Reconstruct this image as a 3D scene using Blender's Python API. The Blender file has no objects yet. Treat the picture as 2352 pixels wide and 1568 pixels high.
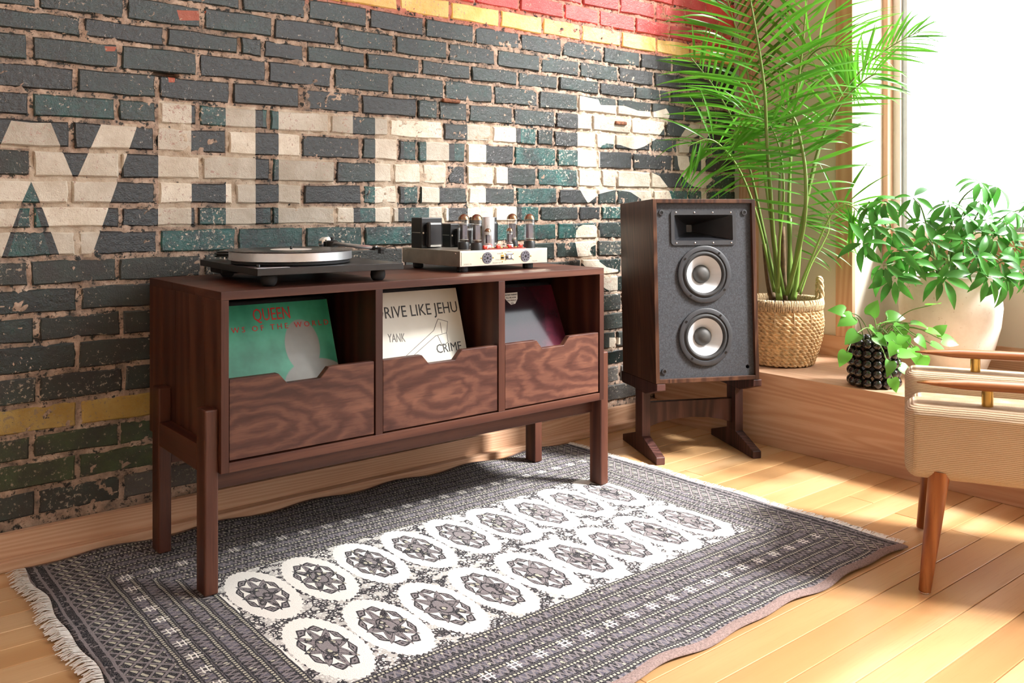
import bpy, bmesh, math, random
from mathutils import Vector, Matrix, noise
R = math.radians
scene = bpy.context.scene
COL = scene.collection
random.seed(7)

# ------------------------------------------------------------------ camera
CH, FPX, CY, YAW = 0.8427, 2029.93, 471.494, 0.88430
cs, sn = math.cos(YAW), math.sin(YAW)
cam_d = bpy.data.cameras.new('camera'); cam = bpy.data.objects.new('camera', cam_d); COL.objects.link(cam)
cam.location = (0, 0, CH); cam.rotation_euler = (R(90), 0, YAW - R(90))
cam_d.sensor_width = 36; cam_d.sensor_fit = 'HORIZONTAL'; cam_d.lens = FPX * 36 / 2352
cam_d.shift_y = (CY - 784) / 2352; cam_d.clip_start = .02
scene.camera = cam

# ------------------------------------------------------------------ world, light, exposure
w = bpy.data.worlds.new('world'); scene.world = w; w.use_nodes = True
bg = w.node_tree.nodes['Background']; bg.inputs[0].default_value = (.93, .97, 1, 1); bg.inputs[1].default_value = 3.6
vs = scene.view_settings
vs.view_transform = 'Standard'; vs.look = 'None'; vs.exposure = 0.72; vs.gamma = 1; vs.use_curve_mapping = False
scene.cycles.use_denoising = True
scene.cycles.max_bounces = 8; scene.cycles.transparent_max_bounces = 16
scene.cycles.sample_clamp_indirect = 6

sun_d = bpy.data.lights.new('sun_through_windows_offscreen', 'SUN'); sun_d.energy = 9.5; sun_d.angle = R(11); sun_d.color = (1, .975, .945)
sun = bpy.data.objects.new('sun_through_windows_offscreen', sun_d); COL.objects.link(sun); sun.rotation_euler = Vector((-.625, .83, -1)).to_track_quat('-Z', 'Y').to_euler()

# ------------------------------------------------------------------ helpers
def ray(u, v):
    r = (u - 1176) / FPX
    return Vector((r * sn + cs, -r * cs + sn, (CY - v) / FPX))
def at(u, v, d): return ray(u, v) * d + Vector((0, 0, CH))
WY = 2.358
def wall_pt(u, v, y=WY):
    q = ray(u, v); k = y / q.y
    return q.x * k, q.z * k + CH
def wall_x(u): return wall_pt(u, 0)[0]

def tag(o, label=None, cat=None, group=None, kind=None):
    if label: o['label'] = label
    if cat: o['category'] = cat
    if group: o['group'] = group
    if kind: o['kind'] = kind
    return o
def thing(name, loc, label, cat, rot=(0, 0, 0), group=None, kind=None):
    o = bpy.data.objects.new(name, None); COL.objects.link(o); o.location = loc; o.rotation_euler = rot
    o.empty_display_size = .05
    return tag(o, label, cat, group, kind)

class G:
    def __init__(s): s.v = []; s.f = []; s.mi = []
    def add(s, vs, fs, mi=0):
        b = len(s.v); s.v += [tuple(q) for q in vs]; s.f += [tuple(i + b for i in q) for q in fs]; s.mi += [mi] * len(fs); return s
    def box(s, x0, x1, y0, y1, z0, z1, b=0, mi=0):
        if b <= 0:
            vs = [(x, y, z) for z in (z0, z1) for y in (y0, y1) for x in (x0, x1)]
            return s.add(vs, [(0, 2, 3, 1), (4, 5, 7, 6), (0, 1, 5, 4), (2, 6, 7, 3), (0, 4, 6, 2), (1, 3, 7, 5)], mi)
        bm = bmesh.new(); bmesh.ops.create_cube(bm, size=1)
        for q in bm.verts: q.co = Vector(((x0 + x1) / 2 + q.co.x * (x1 - x0), (y0 + y1) / 2 + q.co.y * (y1 - y0), (z0 + z1) / 2 + q.co.z * (z1 - z0)))
        bmesh.ops.bevel(bm, geom=bm.edges[:], offset=b, segments=2, affect='EDGES', profile=.5)
        bm.verts.index_update()
        s.add([q.co[:] for q in bm.verts], [[q.index for q in f.verts] for f in bm.faces], mi); bm.free(); return s
    def prism(s, poly, a0, a1, axis='y', mi=0, b=0):
        """extrude a 2-D outline: axis y -> poly in (x,z); axis x -> poly in (y,z); axis z -> poly in (x,y)"""
        n = len(poly)
        def P(p, a): return {'y': (p[0], a, p[1]), 'x': (a, p[0], p[1]), 'z': (p[0], p[1], a)}[axis]
        vs = [P(p, a0) for p in poly] + [P(p, a1) for p in poly]
        fs = [list(range(n))[::-1], [n + i for i in range(n)]] + [(i, (i + 1) % n, n + (i + 1) % n, n + i) for i in range(n)]
        if b > 0:
            bm = bmesh.new(); bv = [bm.verts.new(q) for q in vs]
            for f in fs: bm.faces.new([bv[i] for i in f])
            bmesh.ops.recalc_face_normals(bm, faces=bm.faces[:])
            bmesh.ops.bevel(bm, geom=bm.edges[:], offset=b, segments=1, affect='EDGES'); bm.verts.index_update()
            s.add([q.co[:] for q in bm.verts], [[q.index for q in f.verts] for f in bm.faces], mi); bm.free(); return s
        return s.add(vs, fs, mi)
    def lathe(s, prof, c=(0, 0, 0), n=32, axis='z', mi=0, cap0=True, cap1=True):
        vs = []; fs = []
        for (r, h) in prof:
            for i in range(n):
                a = 2 * math.pi * i / n; x, y = r * math.cos(a), r * math.sin(a)
                q = {'z': (x, y, h), 'y': (x, h, y), 'x': (h, x, y)}[axis]
                vs.append((q[0] + c[0], q[1] + c[1], q[2] + c[2]))
        m = len(prof)
        for j in range(m - 1):
            for i in range(n): fs.append((j * n + i, j * n + (i + 1) % n, (j + 1) * n + (i + 1) % n, (j + 1) * n + i))
        if cap0: fs.append(list(range(n))[::-1])
        if cap1: fs.append([(m - 1) * n + i for i in range(n)])
        return s.add(vs, fs, mi)
    def tube(s, pts, rad, n=8, mi=0, cap=True):
        pts = [Vector(p) for p in pts]; m = len(pts)
        if not isinstance(rad, (list, tuple)): rad = [rad] * m
        vs = []; fs = []; up = None
        for j in range(m):
            t = (pts[min(j + 1, m - 1)] - pts[max(j - 1, 0)]).normalized()
            if up is None:
                up = Vector((0, 0, 1)) if abs(t.z) < .9 else Vector((1, 0, 0))
            a = t.cross(up)
            if a.length < 1e-6: a = t.orthogonal()
            a.normalize(); b = a.cross(t).normalized(); up = b
            for i in range(n):
                g = 2 * math.pi * i / n
                vs.append(pts[j] + (a * math.cos(g) + b * math.sin(g)) * rad[j])
        for j in range(m - 1):
            for i in range(n): fs.append((j * n + i, j * n + (i + 1) % n, (j + 1) * n + (i + 1) % n, (j + 1) * n + i))
        if cap: fs.append(list(range(n))[::-1]); fs.append([(m - 1) * n + i for i in range(n)])
        return s.add(vs, fs, mi)
    def ball(s, c, r, nu=12, nv=8, mi=0):
        if not isinstance(r, (list, tuple)): r = (r, r, r)
        vs = [(c[0], c[1], c[2] - r[2])]; fs = []
        for j in range(1, nv):
            p = math.pi * j / nv - math.pi / 2
            for i in range(nu):
                a = 2 * math.pi * i / nu
                vs.append((c[0] + r[0] * math.cos(p) * math.cos(a), c[1] + r[1] * math.cos(p) * math.sin(a), c[2] + r[2] * math.sin(p)))
        vs.append((c[0], c[1], c[2] + r[2])); L = len(vs) - 1
        for i in range(nu): fs.append((0, 1 + (i + 1) % nu, 1 + i))
        for j in range(nv - 2):
            for i in range(nu):
                a = 1 + j * nu; fs.append((a + i, a + (i + 1) % nu, a + nu + (i + 1) % nu, a + nu + i))
        a = 1 + (nv - 2) * nu
        for i in range(nu): fs.append((a + i, a + (i + 1) % nu, L))
        return s.add(vs, fs, mi)
    def mesh(s, name, mats, off=(0, 0, 0), smooth=False, ang=None):
        me = bpy.data.meshes.new(name)
        me.from_pydata([(q[0] - off[0], q[1] - off[1], q[2] - off[2]) for q in s.v], [], s.f)
        for m in (mats if isinstance(mats, (list, tuple)) else [mats]): me.materials.append(m)
        for p, i in zip(me.polygons, s.mi): p.material_index = i
        bm = bmesh.new(); bm.from_mesh(me); bmesh.ops.recalc_face_normals(bm, faces=bm.faces[:]); bm.to_mesh(me); bm.free()
        if smooth: me.shade_smooth()
        if ang: me.shade_smooth(); me.set_sharp_from_angle(angle=R(ang))
        me.update(); return me
    def build(s, name, mats, parent=None, world=True, smooth=False, ang=None, **tg):
        off = (0, 0, 0)
        if parent is not None and world:
            q = parent
            while q.parent: q = q.parent
            off = q.location
        me = s.mesh(name, mats, off, smooth, ang)
        o = bpy.data.objects.new(name, me); COL.objects.link(o); o.parent = parent
        return tag(o, **tg)

def single(name, g, mats, label, cat, base, group=None, kind=None, smooth=False, ang=None, rot=None):
    """a thing that is one mesh, origin at its base"""
    o = bpy.data.objects.new(name, g.mesh(name, mats, base, smooth, ang)); COL.objects.link(o); o.location = base
    return tag(o, label, cat, group, kind)
def text_mesh(name, body, size, mat, parent, origin, xdir, ydir, thick=.0003, align='LEFT', width=None, **tg):
    cu = bpy.data.curves.new(name, 'FONT'); cu.body = body; cu.size = size; cu.extrude = thick; cu.align_x = align; cu.resolution_u = 2
    t = bpy.data.objects.new(name, cu); COL.objects.link(t)
    dg = bpy.context.evaluated_depsgraph_get(); me = bpy.data.meshes.new_from_object(t.evaluated_get(dg))
    bpy.data.objects.remove(t); me.name = name; me.materials.clear(); me.materials.append(mat)
    o = bpy.data.objects.new(name, me); COL.objects.link(o); o.parent = parent
    x = Vector(xdir).normalized(); y = Vector(ydir).normalized(); z = x.cross(y)
    M = Matrix((x, y, z)).transposed().to_4x4(); M.translation = Vector(origin)
    if width:
        xs = [q.co.x for q in me.vertices]; k = width / (max(xs) - min(xs))
        for q in me.vertices: q.co.x = (q.co.x - min(xs)) * k
    o.matrix_basis = M
    return tag(o, **tg)

# ------------------------------------------------------------------ materials
def lin(*c):
    return tuple(((q / 255) / 12.92 if q / 255 <= .04045 else ((q / 255 + .055) / 1.055) ** 2.4) for q in c) + (1,)
class NT:
    def __init__(s, name, rough=.5, metal=0, spec=.5, color=(.5, .5, .5, 1)):
        s.m = bpy.data.materials.new(name); s.m.use_nodes = True; s.t = s.m.node_tree
        s.b = s.t.nodes['Principled BSDF']; s.out = s.t.nodes['Material Output']
        s.b.inputs['Roughness'].default_value = rough; s.b.inputs['Metallic'].default_value = metal
        s.b.inputs['Specular IOR Level'].default_value = spec; s.b.inputs['Base Color'].default_value = color
    def n(s, typ, **kw):
        q = s.t.nodes.new(typ)
        for k, v in kw.items(): setattr(q, k, v)
        return q
    def put(s, sock, v):
        if v is None: return
        if isinstance(v, bpy.types.NodeSocket): s.t.links.new(v, sock)
        else: sock.default_value = v
    def coord(s, kind='Object', obj=None):
        q = s.n('ShaderNodeTexCoord')
        if obj: q.object = obj
        return q.outputs[kind]
    def pos(s): return s.n('ShaderNodeNewGeometry').outputs['Position']
    def map(s, vec, scale=(1, 1, 1), loc=(0, 0, 0), rot=(0, 0, 0)):
        q = s.n('ShaderNodeMapping'); s.put(q.inputs['Vector'], vec)
        q.inputs['Scale'].default_value = scale; q.inputs['Location'].default_value = loc; q.inputs['Rotation'].default_value = rot
        return q.outputs[0]
    def noise(s, vec, scale, detail=4, rough=.5, dist=0, col=False):
        q = s.n('ShaderNodeTexNoise'); s.put(q.inputs['Vector'], vec); s.put(q.inputs['Scale'], scale)
        q.inputs['Detail'].default_value = detail; q.inputs['Roughness'].default_value = rough; q.inputs['Distortion'].default_value = dist
        return q.outputs['Color' if col else 'Fac']
    def wave(s, vec, scale, dist=0, detail=2, dscale=1, typ='BANDS', dir='X', prof='SIN'):
        q = s.n('ShaderNodeTexWave', wave_type=typ, wave_profile=prof)
        if typ == 'BANDS': q.bands_direction = dir
        else: q.rings_direction = dir
        s.put(q.inputs['Vector'], vec); q.inputs['Scale'].default_value = scale; q.inputs['Distortion'].default_value = dist
        q.inputs['Detail'].default_value = detail; q.inputs['Detail Scale'].default_value = dscale
        return q.outputs['Fac']
    def voro(s, vec, scale, feat='F1', out='Distance', metric='EUCLIDEAN'):
        q = s.n('ShaderNodeTexVoronoi', feature=feat, distance=metric) if feat == 'F1' else s.n('ShaderNodeTexVoronoi', feature=feat)
        s.put(q.inputs['Vector'], vec); q.inputs['Scale'].default_value = scale; return q.outputs[out]
    def ma(s, op, a, b=None, c=None, clamp=False):
        q = s.n('ShaderNodeMath', operation=op, use_clamp=clamp); s.put(q.inputs[0], a)
        if b is not None: s.put(q.inputs[1], b)
        if c is not None: s.put(q.inputs[2], c)
        return q.outputs[0]
    def sep(s, v):
        q = s.n('ShaderNodeSeparateXYZ'); s.put(q.inputs[0], v); return q.outputs
    def comb(s, x, y, z):
        q = s.n('ShaderNodeCombineXYZ'); s.put(q.inputs[0], x); s.put(q.inputs[1], y); s.put(q.inputs[2], z); return q.outputs[0]
    def vadd(s, a, b, op='ADD'):
        q = s.n('ShaderNodeVectorMath', operation=op); s.put(q.inputs[0], a); s.put(q.inputs[1], b); return q.outputs[0]
    def vscale(s, a, k):
        q = s.n('ShaderNodeVectorMath', operation='SCALE'); s.put(q.inputs[0], a); s.put(q.inputs['Scale'], k); return q.outputs[0]
    def step(s, v, a, b):
        q = s.n('ShaderNodeMapRange'); s.put(q.inputs[0], v); s.put(q.inputs[1], a); s.put(q.inputs[2], b); return q.outputs[0]
    def ramp(s, v, stops, interp='LINEAR'):
        q = s.n('ShaderNodeValToRGB'); e = q.color_ramp; e.interpolation = interp
        while len(e.elements) < len(stops): e.elements.new(.5)
        for el, (p, c) in zip(e.elements, stops): el.position = p; el.color = c if len(c) == 4 else tuple(c) + (1,)
        s.put(q.inputs[0], v); return q.outputs[0]
    def mix(s, f, a, b, mode='MIX'):
        q = s.n('ShaderNodeMix', data_type='RGBA', blend_type=mode); s.put(q.inputs[0], f); s.put(q.inputs[6], a); s.put(q.inputs[7], b); return q.outputs[2]
    def rnd(s): return s.n('ShaderNodeObjectInfo').outputs['Random']
    def color(s, c): s.put(s.b.inputs['Base Color'], c); return s
    def rough(s, v): s.put(s.b.inputs['Roughness'], v); return s
    def bump(s, h, strength=.3, dist=.002):
        q = s.n('ShaderNodeBump'); s.put(q.inputs['Height'], h); q.inputs['Strength'].default_value = strength; q.inputs['Distance'].default_value = dist
        s.t.links.new(q.outputs[0], s.b.inputs['Normal']); return s
MT = {}
def plain(name, c, rough=.5, metal=0, spec=.5, nscale=40, var=.12, bump=0, bscale=300):
    t = NT(name, rough, metal, spec); f = t.noise(t.coord(), nscale, 3)
    d = tuple(q * (1 - var) for q in c[:3]) + (1,); l = tuple(min(1, q * (1 + var)) for q in c[:3]) + (1,)
    t.color(t.ramp(f, [(.3, d), (.7, l)]))
    if bump: t.bump(t.noise(t.coord(), bscale, 2), bump, .001)
    MT[name] = t.m; return t.m
def wood(name, dark, mid, light, axis='x', ring=9, stretch=8, fine=130, rough=.4, bump=.12, dist=3.0, vary=.0, pore=.55, seed=0., coat=0):
    """grain runs along `axis`"""
    t = NT(name, rough, 0, .35); sc = {'x': (1 / stretch, 1, 1), 'y': (1, 1 / stretch, 1), 'z': (1, 1, 1 / stretch)}[axis]
    base = t.vadd(t.coord(), t.vscale(t.comb(t.rnd(), t.rnd(), t.rnd()), 3.7)) if vary else t.coord()
    v = t.map(base, sc, (seed, seed * .7, seed * 1.3))
    big = t.noise(v, ring * .55, 3, .55, .6)
    wv = t.wave(t.vadd(v, t.vscale(t.noise(v, ring * .3, 2, col=True), .22)), ring, dist, 3, 1.2, 'BANDS', {'x': 'Z', 'y': 'X', 'z': 'Y'}[axis])
    f = t.ma('ADD', t.ma('MULTIPLY', wv, .30), t.ma('MULTIPLY', big, .72))
    c = t.ramp(f, [(.22, dark), (.5, mid), (.8, light)])
    sf = {'x': (1 / 28, 1, 1), 'y': (1, 1 / 28, 1), 'z': (1, 1, 1 / 28)}[axis]
    fn = t.noise(t.map(base, sf), fine * 2.2, 3, .65)
    c = t.mix(t.step(fn, .52, .72), c, t.mix(.0, dark, dark))if pore <= 0 else t.mix(t.ma('MULTIPLY', t.step(fn, .52, .75), pore), c, dark)
    if vary:
        q = t.n('ShaderNodeHueSaturation'); t.put(q.inputs['Color'], c)
        t.put(q.inputs['Value'], t.step(t.rnd(), 0, 1)); q2 = t.n('ShaderNodeMapRange'); t.put(q2.inputs[0], t.rnd()); q2.inputs[3].default_value = 1 - vary; q2.inputs[4].default_value = 1 + vary
        t.put(q.inputs['Value'], q2.outputs[0]); c = q.outputs[0]
    t.color(c); t.bump(fn, bump, .0006)
    if coat: t.b.inputs['Coat Weight'].default_value = coat; t.b.inputs['Coat Roughness'].default_value = .22
    MT[name] = t.m; return t.m

WD, WM, WL = (.026, .007, .0045, 1), (.064, .019, .0105, 1), (.125, .046, .026, 1)
wood('walnut_x', WD, WM, WL, 'x', 7, 7, rough=.46, seed=1.)
wood('walnut_y', WD, WM, WL, 'y', 9, 7, rough=.46, seed=2.)
wood('walnut_z', WD, WM, WL, 'z', 5, 6, dist=7, rough=.46, seed=3.)
wood('rosewood', (.012, .005, .003, 1), (.05, .018, .009, 1), (.115, .05, .026, 1), 'z', 22, 10, rough=.42, seed=5.)
wood('stand_wood', (.012, .005, .005, 1), (.045, .017, .014, 1), (.10, .042, .034, 1), 'z', 18, 8, rough=.45, seed=6.)
OD, OM, OL = (.47, .26, .155, 1), (.57, .345, .215, 1), (.66, .43, .29, 1)
wood('oak_x', OD, OM, OL, 'x', 26, 14, rough=.45, seed=1.3, pore=.4)
wood('oak_y', OD, OM, OL, 'y', 26, 14, rough=.45, seed=2.3, pore=.4)
wood('oak_z', OD, OM, OL, 'z', 14, 10, rough=.45, seed=3.3, pore=.4)
wood('oak_pale', (.60, .44, .31, 1), (.74, .58, .44, 1), (.82, .68, .55, 1), 'y', 10, 9, rough=.4, seed=4.1, pore=.3)
wood('fir_floor', (.40, .195, .075, 1), (.55, .315, .14, 1), (.66, .43, .23, 1), 'x', 8, 14, rough=.3, seed=.4, vary=.09, pore=.35, dist=2, coat=.6)
wood('teak', (.14, .036, .008, 1), (.26, .08, .018, 1), (.38, .14, .04, 1), 'z', 14, 9, rough=.3, seed=8.)
wood('teak_y', (.12, .036, .010, 1), (.25, .085, .026, 1), (.38, .15, .05, 1), 'y', 14, 9, rough=.28, seed=9.)

def walnut_figured(name, cx, cz, seed):
    t = NT(name, .42, 0, .35); p = t.coord(); v = t.map(p, (.62, 1, 1.7), (-cx * .62, 0, -cz * 1.7))
    d = t.vadd(v, t.vscale(t.vadd(t.noise(t.map(p, (1, 1, 1), (seed, seed, seed)), 6, 2, col=True), (-.5, -.5, -.5)), .09))
    f = t.wave(d, 7, 5.5, 4, 3.2, 'RINGS', 'Y'); g = t.noise(t.map(p, (.3, 1, 2), (seed, 0, 0)), 9, 4, .6)
    c = t.ramp(t.ma('ADD', t.ma('MULTIPLY', f, .26), t.ma('MULTIPLY', g, .74)), [(.25, (.046, .015, .011, 1)), (.5, (.090, .034, .023, 1)), (.78, (.17, .070, .043, 1))])
    fn = t.noise(t.map(p, (1 / 20, 1, 1), (seed, 0, 0)), 260, 3, .65)
    t.color(t.mix(t.ma('MULTIPLY', t.step(fn, .52, .75), .5), c, WD)); t.bump(fn, .1, .0006); MT[name] = t.m; return t.m

def paint(name, c1, c2, chip, chip_amt=.62, rough=.20, patch=None):
    t = NT(name, rough, 0, .75); p = t.pos(); f = t.noise(p, 16, 5, .65); c = t.ramp(f, [(.35, c1), (.65, c2)])
    q = t.n('ShaderNodeHueSaturation'); t.put(q.inputs['Color'], c); mr = t.n('ShaderNodeMapRange'); t.put(mr.inputs[0], t.rnd()); mr.inputs[3].default_value = .72; mr.inputs[4].default_value = 1.3
    t.put(q.inputs['Value'], mr.outputs[0]); c = q.outputs[0]
    if patch: c = t.mix(t.step(t.noise(p, 9, 4, .6), .55, .63), c, patch)
    ch = t.noise(p, 95, 5, .72); big = t.noise(t.vadd(p, (3, 1, 2)), 7, 3)
    m = t.step(t.ma('ADD', ch, t.ma('MULTIPLY', big, .25)), chip_amt + .115, chip_amt + .15)
    t.color(t.mix(m, c, chip)); t.rough(t.ma('ADD', rough, t.ma('MULTIPLY', m, .4)))
    h = t.ma('ADD', t.noise(p, 300, 4, .7), t.ma('MULTIPLY', t.noise(p, 70, 4, .6), 1.6)); t.bump(h, .6, .0030); MT[name] = t.m; return t.m
MORT = (.50, .36, .27, 1)
paint('paint_dark', (.006, .009, .009, 1), (.008, .026, .023, 1), MORT, .645)
paint('paint_teal', (.010, .018, .02, 1), (.006, .075, .066, 1), (.45, .38, .30, 1), .61)
paint('paint_black', (.005, .007, .008, 1), (.010, .013, .015, 1), (.3, .27, .24, 1), .645)
paint('paint_worn', (.016, .014, .012, 1), (.018, .03, .024, 1), (.36, .30, .23, 1), .60, .5)
paint('paint_grey', (.05, .045, .04, 1), (.09, .08, .07, 1), (.3, .26, .2, 1), .58, .6)
paint('paint_moss', (.02, .022, .012, 1), (.045, .075, .02, 1), (.3, .24, .17, 1), .61, .55)
paint('paint_red', (.50, .022, .018, 1), (.62, .07, .06, 1), (.62, .28, .22, 1), .62, .42)
paint('paint_yellow', (.72, .40, .07, 1), (.80, .53, .18, 1), (.62, .33, .2, 1), .62, .42)
paint('paint_ochre', (.34, .20, .03, 1), (.42, .29, .08, 1), (.3, .22, .13, 1), .6, .5)
paint('paint_cream', (.50, .42, .32, 1), (.64, .57, .47, 1), (.42, .27, .22, 1), .61, .5)
paint('paint_chipred', (.35, .07, .03, 1), (.42, .1, .05, 1), (.5, .4, .3, 1), .62, .6)
def mortar(name, stops, dark_amt):
    t = NT(name, .85, 0, .3); p = t.pos(); f = t.noise(p, 24, 6, .7); c = t.ramp(f, stops)
    z = t.sep(p)[2]
    c = t.mix(t.step(z, 1.415, 1.455), c, t.mix(t.noise(p, 30, 3), (.55, .13, .09, 1), (.62, .30, .22, 1)))
    dk = t.noise(t.vadd(p, (5, 0, 0)), 55, 5, .75)
    t.color(t.mix(t.step(dk, dark_amt, dark_amt + .07), c, (.035, .036, .034, 1))); t.bump(t.noise(p, 240, 4, .7), .9, .003); MT[name] = t.m
mortar('mortar', [(.3, (.10, .085, .075, 1)), (.42, (.30, .215, .165, 1)), (.56, (.48, .34, .255, 1)), (.74, (.68, .54, .43, 1))], .525)
mortar('mortar_cream', [(.3, (.34, .25, .18, 1)), (.45, (.50, .39, .29, 1)), (.6, (.60, .50, .39, 1)), (.75, (.70, .62, .52, 1))], .60)
def plaster(name, c, var=.05):
    t = NT(name, .75, 0, .3); p = t.pos(); f = t.noise(p, 5, 4)
    t.color(t.ramp(f, [(.3, tuple(q * (1 - var) for q in c[:3]) + (1,)), (.7, c)])); t.bump(t.noise(p, 180, 3), .15, .001); MT[name] = t.m
plaster('cream_wall', (.72, .66, .56, 1)); plaster('white_paint', (.82, .81, .78, 1)); plaster('ceiling_paint', (.78, .76, .73, 1)); plaster('far_wall_paint', (.72, .66, .56, 1))
plain('black_gloss', (.010, .010, .011, 1), .22, var=.2); plain('black_satin', (.013, .013, .014, 1), .38, var=.2)
plain('black_matte', (.012, .012, .013, 1), .65, var=.2); plain('rubber', (.02, .02, .021, 1), .7, var=.2)
plain('vinyl_black', (.008, .008, .009, 1), .18, var=.15); plain('paper_label', (.75, .72, .66, 1), .6, var=.04)
plain('aluminium', (.74, .77, .82, 1), .30, .75, var=.04); plain('chrome', (.8, .8, .8, 1), .12, 1, var=.03)
plain('nickel', (.70, .66, .58, 1), .36, 1, nscale=25, var=.12); plain('brass', (.62, .42, .13, 1), .25, 1, var=.1)
plain('getter', (.34, .19, .09, 1), .25, 1, var=.2); plain('gunmetal', (.16, .15, .17, 1), .4, 1, var=.1)
plain('red_cap', (.55, .03, .012, 1), .35, var=.15); plain('pcb', (.22, .035, .02, 1), .55, var=.25)
plain('white_ceramic', (.8, .78, .74, 1), .5, var=.03); plain('ink', (.05, .05, .05, 1), .7, var=.3); plain('ink_grey', (.23, .22, .21, 1), .7, var=.4)
plain('red_ink', (.55, .02, .012, 1), .5, var=.15); plain('baffle', (.030, .033, .040, 1), .62, nscale=220, var=.45, bump=.5, bscale=420)
plain('driver_frame', (.035, .037, .042, 1), .4, var=.1); plain('cone', (.62, .63, .64, 1), .5, var=.03); plain('dust_cap', (.05, .048, .045, 1), .6, nscale=30, var=.4)
plain('horn', (.018, .019, .022, 1), .3, var=.15); plain('soil', (.045, .022, .013, 1), .95, nscale=120, var=.8, bump=1, bscale=200)
plain('black_glaze', (.006, .005, .005, 1), .08, spec=.8, var=.1); plain('bark', (.12, .075, .035, 1), .85, var=.5, bump=.5, bscale=90)
plain('grey_metal', (.42, .45, .46, 1), .4, .6, var=.05); plain('rope', (.62, .46, .28, 1), .85, nscale=160, var=.4, bump=.6, bscale=260)
plain('seagrass', (.68, .47, .25, 1), .75, nscale=70, var=.35, bump=.5, bscale=240); plain('fringe', (.80, .77, .71, 1), .9, nscale=200, var=.08)
plain('rug_edge', (.22, .155, .14, 1), .95, nscale=300, var=.35, bump=.8, bscale=600); plain('gold_board', (.42, .33, .16, 1), .6, var=.15); plain('dark_card', (.02, .016, .02, 1), .35, var=.3)
def pot_white():
    t = NT('stone_white', .6); p = t.coord(); f = t.noise(p, 7, 6, .7)
    c = t.ramp(f, [(.35, (.74, .70, .62, 1)), (.55, (.84, .81, .74, 1))]); t.color(t.mix(t.step(t.noise(p, 34, 5, .75), .63, .7), c, (.48, .38, .31, 1))); t.bump(f, .3, .003); MT['stone_white'] = t.m
pot_white()
def leafmat(name, c1, c2, trans=.35):
    t = NT(name, .32, 0, .5); f = t.noise(t.pos(), 14, 2); c = t.mix(f, c1, c2)
    q = t.n('ShaderNodeHueSaturation'); t.put(q.inputs['Color'], c); mr = t.n('ShaderNodeMapRange'); t.put(mr.inputs[0], t.rnd()); mr.inputs[3].default_value = .65; mr.inputs[4].default_value = 1.3; t.put(q.inputs['Value'], mr.outputs[0])
    t.color(q.outputs[0]); tr = t.n('ShaderNodeBsdfTranslucent'); t.put(tr.inputs['Color'], q.outputs[0]); ms = t.n('ShaderNodeMixShader'); ms.inputs[0].default_value = trans
    t.t.links.new(t.b.outputs[0], ms.inputs[1]); t.t.links.new(tr.outputs[0], ms.inputs[2]); t.t.links.new(ms.outputs[0], t.out.inputs['Surface']); MT[name] = t.m
leafmat('palm_leaf', (.07, .27, .02, 1), (.13, .43, .03, 1), .42); leafmat('palm_stem', (.16, .27, .05, 1), (.24, .38, .09, 1), .1)
leafmat('umbrella_leaf', (.045, .21, .025, 1), (.08, .31, .045, 1), .35); leafmat('pothos_leaf', (.11, .42, .04, 1), (.2, .55, .09, 1), .4); leafmat('stem_green', (.12, .25, .06, 1), (.2, .34, .1, 1), .1)
def clear(name, tint=(1, 1, 1, 1), base=.03, rough=.02):
    t = NT(name); tr = t.n('ShaderNodeBsdfTransparent'); tr.inputs[0].default_value = tint; gl = t.n('ShaderNodeBsdfGlossy'); gl.inputs['Roughness'].default_value = rough
    lw = t.n('ShaderNodeLayerWeight'); lw.inputs[0].default_value = .5; fr = t.n('ShaderNodeMath', operation='MULTIPLY_ADD'); t.put(fr.inputs[0], t.ma('POWER', lw.outputs['Facing'], 4)); fr.inputs[1].default_value = .5; fr.inputs[2].default_value = base; ms = t.n('ShaderNodeMixShader')
    t.t.links.new(fr.outputs[0], ms.inputs[0]); t.t.links.new(tr.outputs[0], ms.inputs[1]); t.t.links.new(gl.outputs[0], ms.inputs[2]); t.t.links.new(ms.outputs[0], t.out.inputs['Surface']); MT[name] = t.m
clear('window_glass'); clear('tube_glass', (.90, .90, .89, 1), .11)
def boucle():
    t = NT('ribbed_fabric', .9, 0, .2); p = t.coord(); z = t.sep(p)
    v = t.vadd(p, t.vscale(t.noise(p, 14, 2, col=True), .004)); r = t.wave(v, 78, .6, 2, 20, 'BANDS', 'Z'); f = t.noise(p, 420, 2, .6)
    h = t.ma('ADD', r, t.ma('MULTIPLY', f, .5)); t.color(t.ramp(h, [(.25, (.38, .27, .16, 1)), (.7, (.55, .41, .27, 1)), (1., (.66, .52, .37, 1))])); t.bump(h, .8, .002); MT['ribbed_fabric'] = t.m
boucle()

# ------------------------------------------------------------------ floor
FLX0, FLX1, FLY0, FLY1 = -2.2, 2.70, -4.0, 2.37
fl = G().box(FLX0, 3.5, FLY0, 2.45, -.06, -.016).build('floor', plain('subfloor', (.36, .20, .09, 1), .9), kind='structure')
PW = .0775; rest = G(); rp = random.Random(3)
y = .746 - 62 * PW; row = 0
while y < FLY1:
    y1 = min(y + PW, 2.40); x = FLX0 - rp.random() * 1.2
    while x < FLX1:
        L = rp.uniform(1.3, 3.2); xa, xb = max(x, FLX0), min(x + L, FLX1)
        if xb - xa > .02:
            g = rest if (y < .35 or xb < -.6) else G()
            g.box(xa + .0006, xb - .0006, y + .0011, y1 - .0011, -.016, rp.uniform(-.0006, 0), .0012 if g is not rest else 0)
            if g is not rest: g.build('floor_plank', MT['fir_floor'], fl, world=False)
        x += L
    y += PW; row += 1
rest.build('floor_planks_behind', MT['fir_floor'], fl, world=False, kind='stuff')

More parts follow.
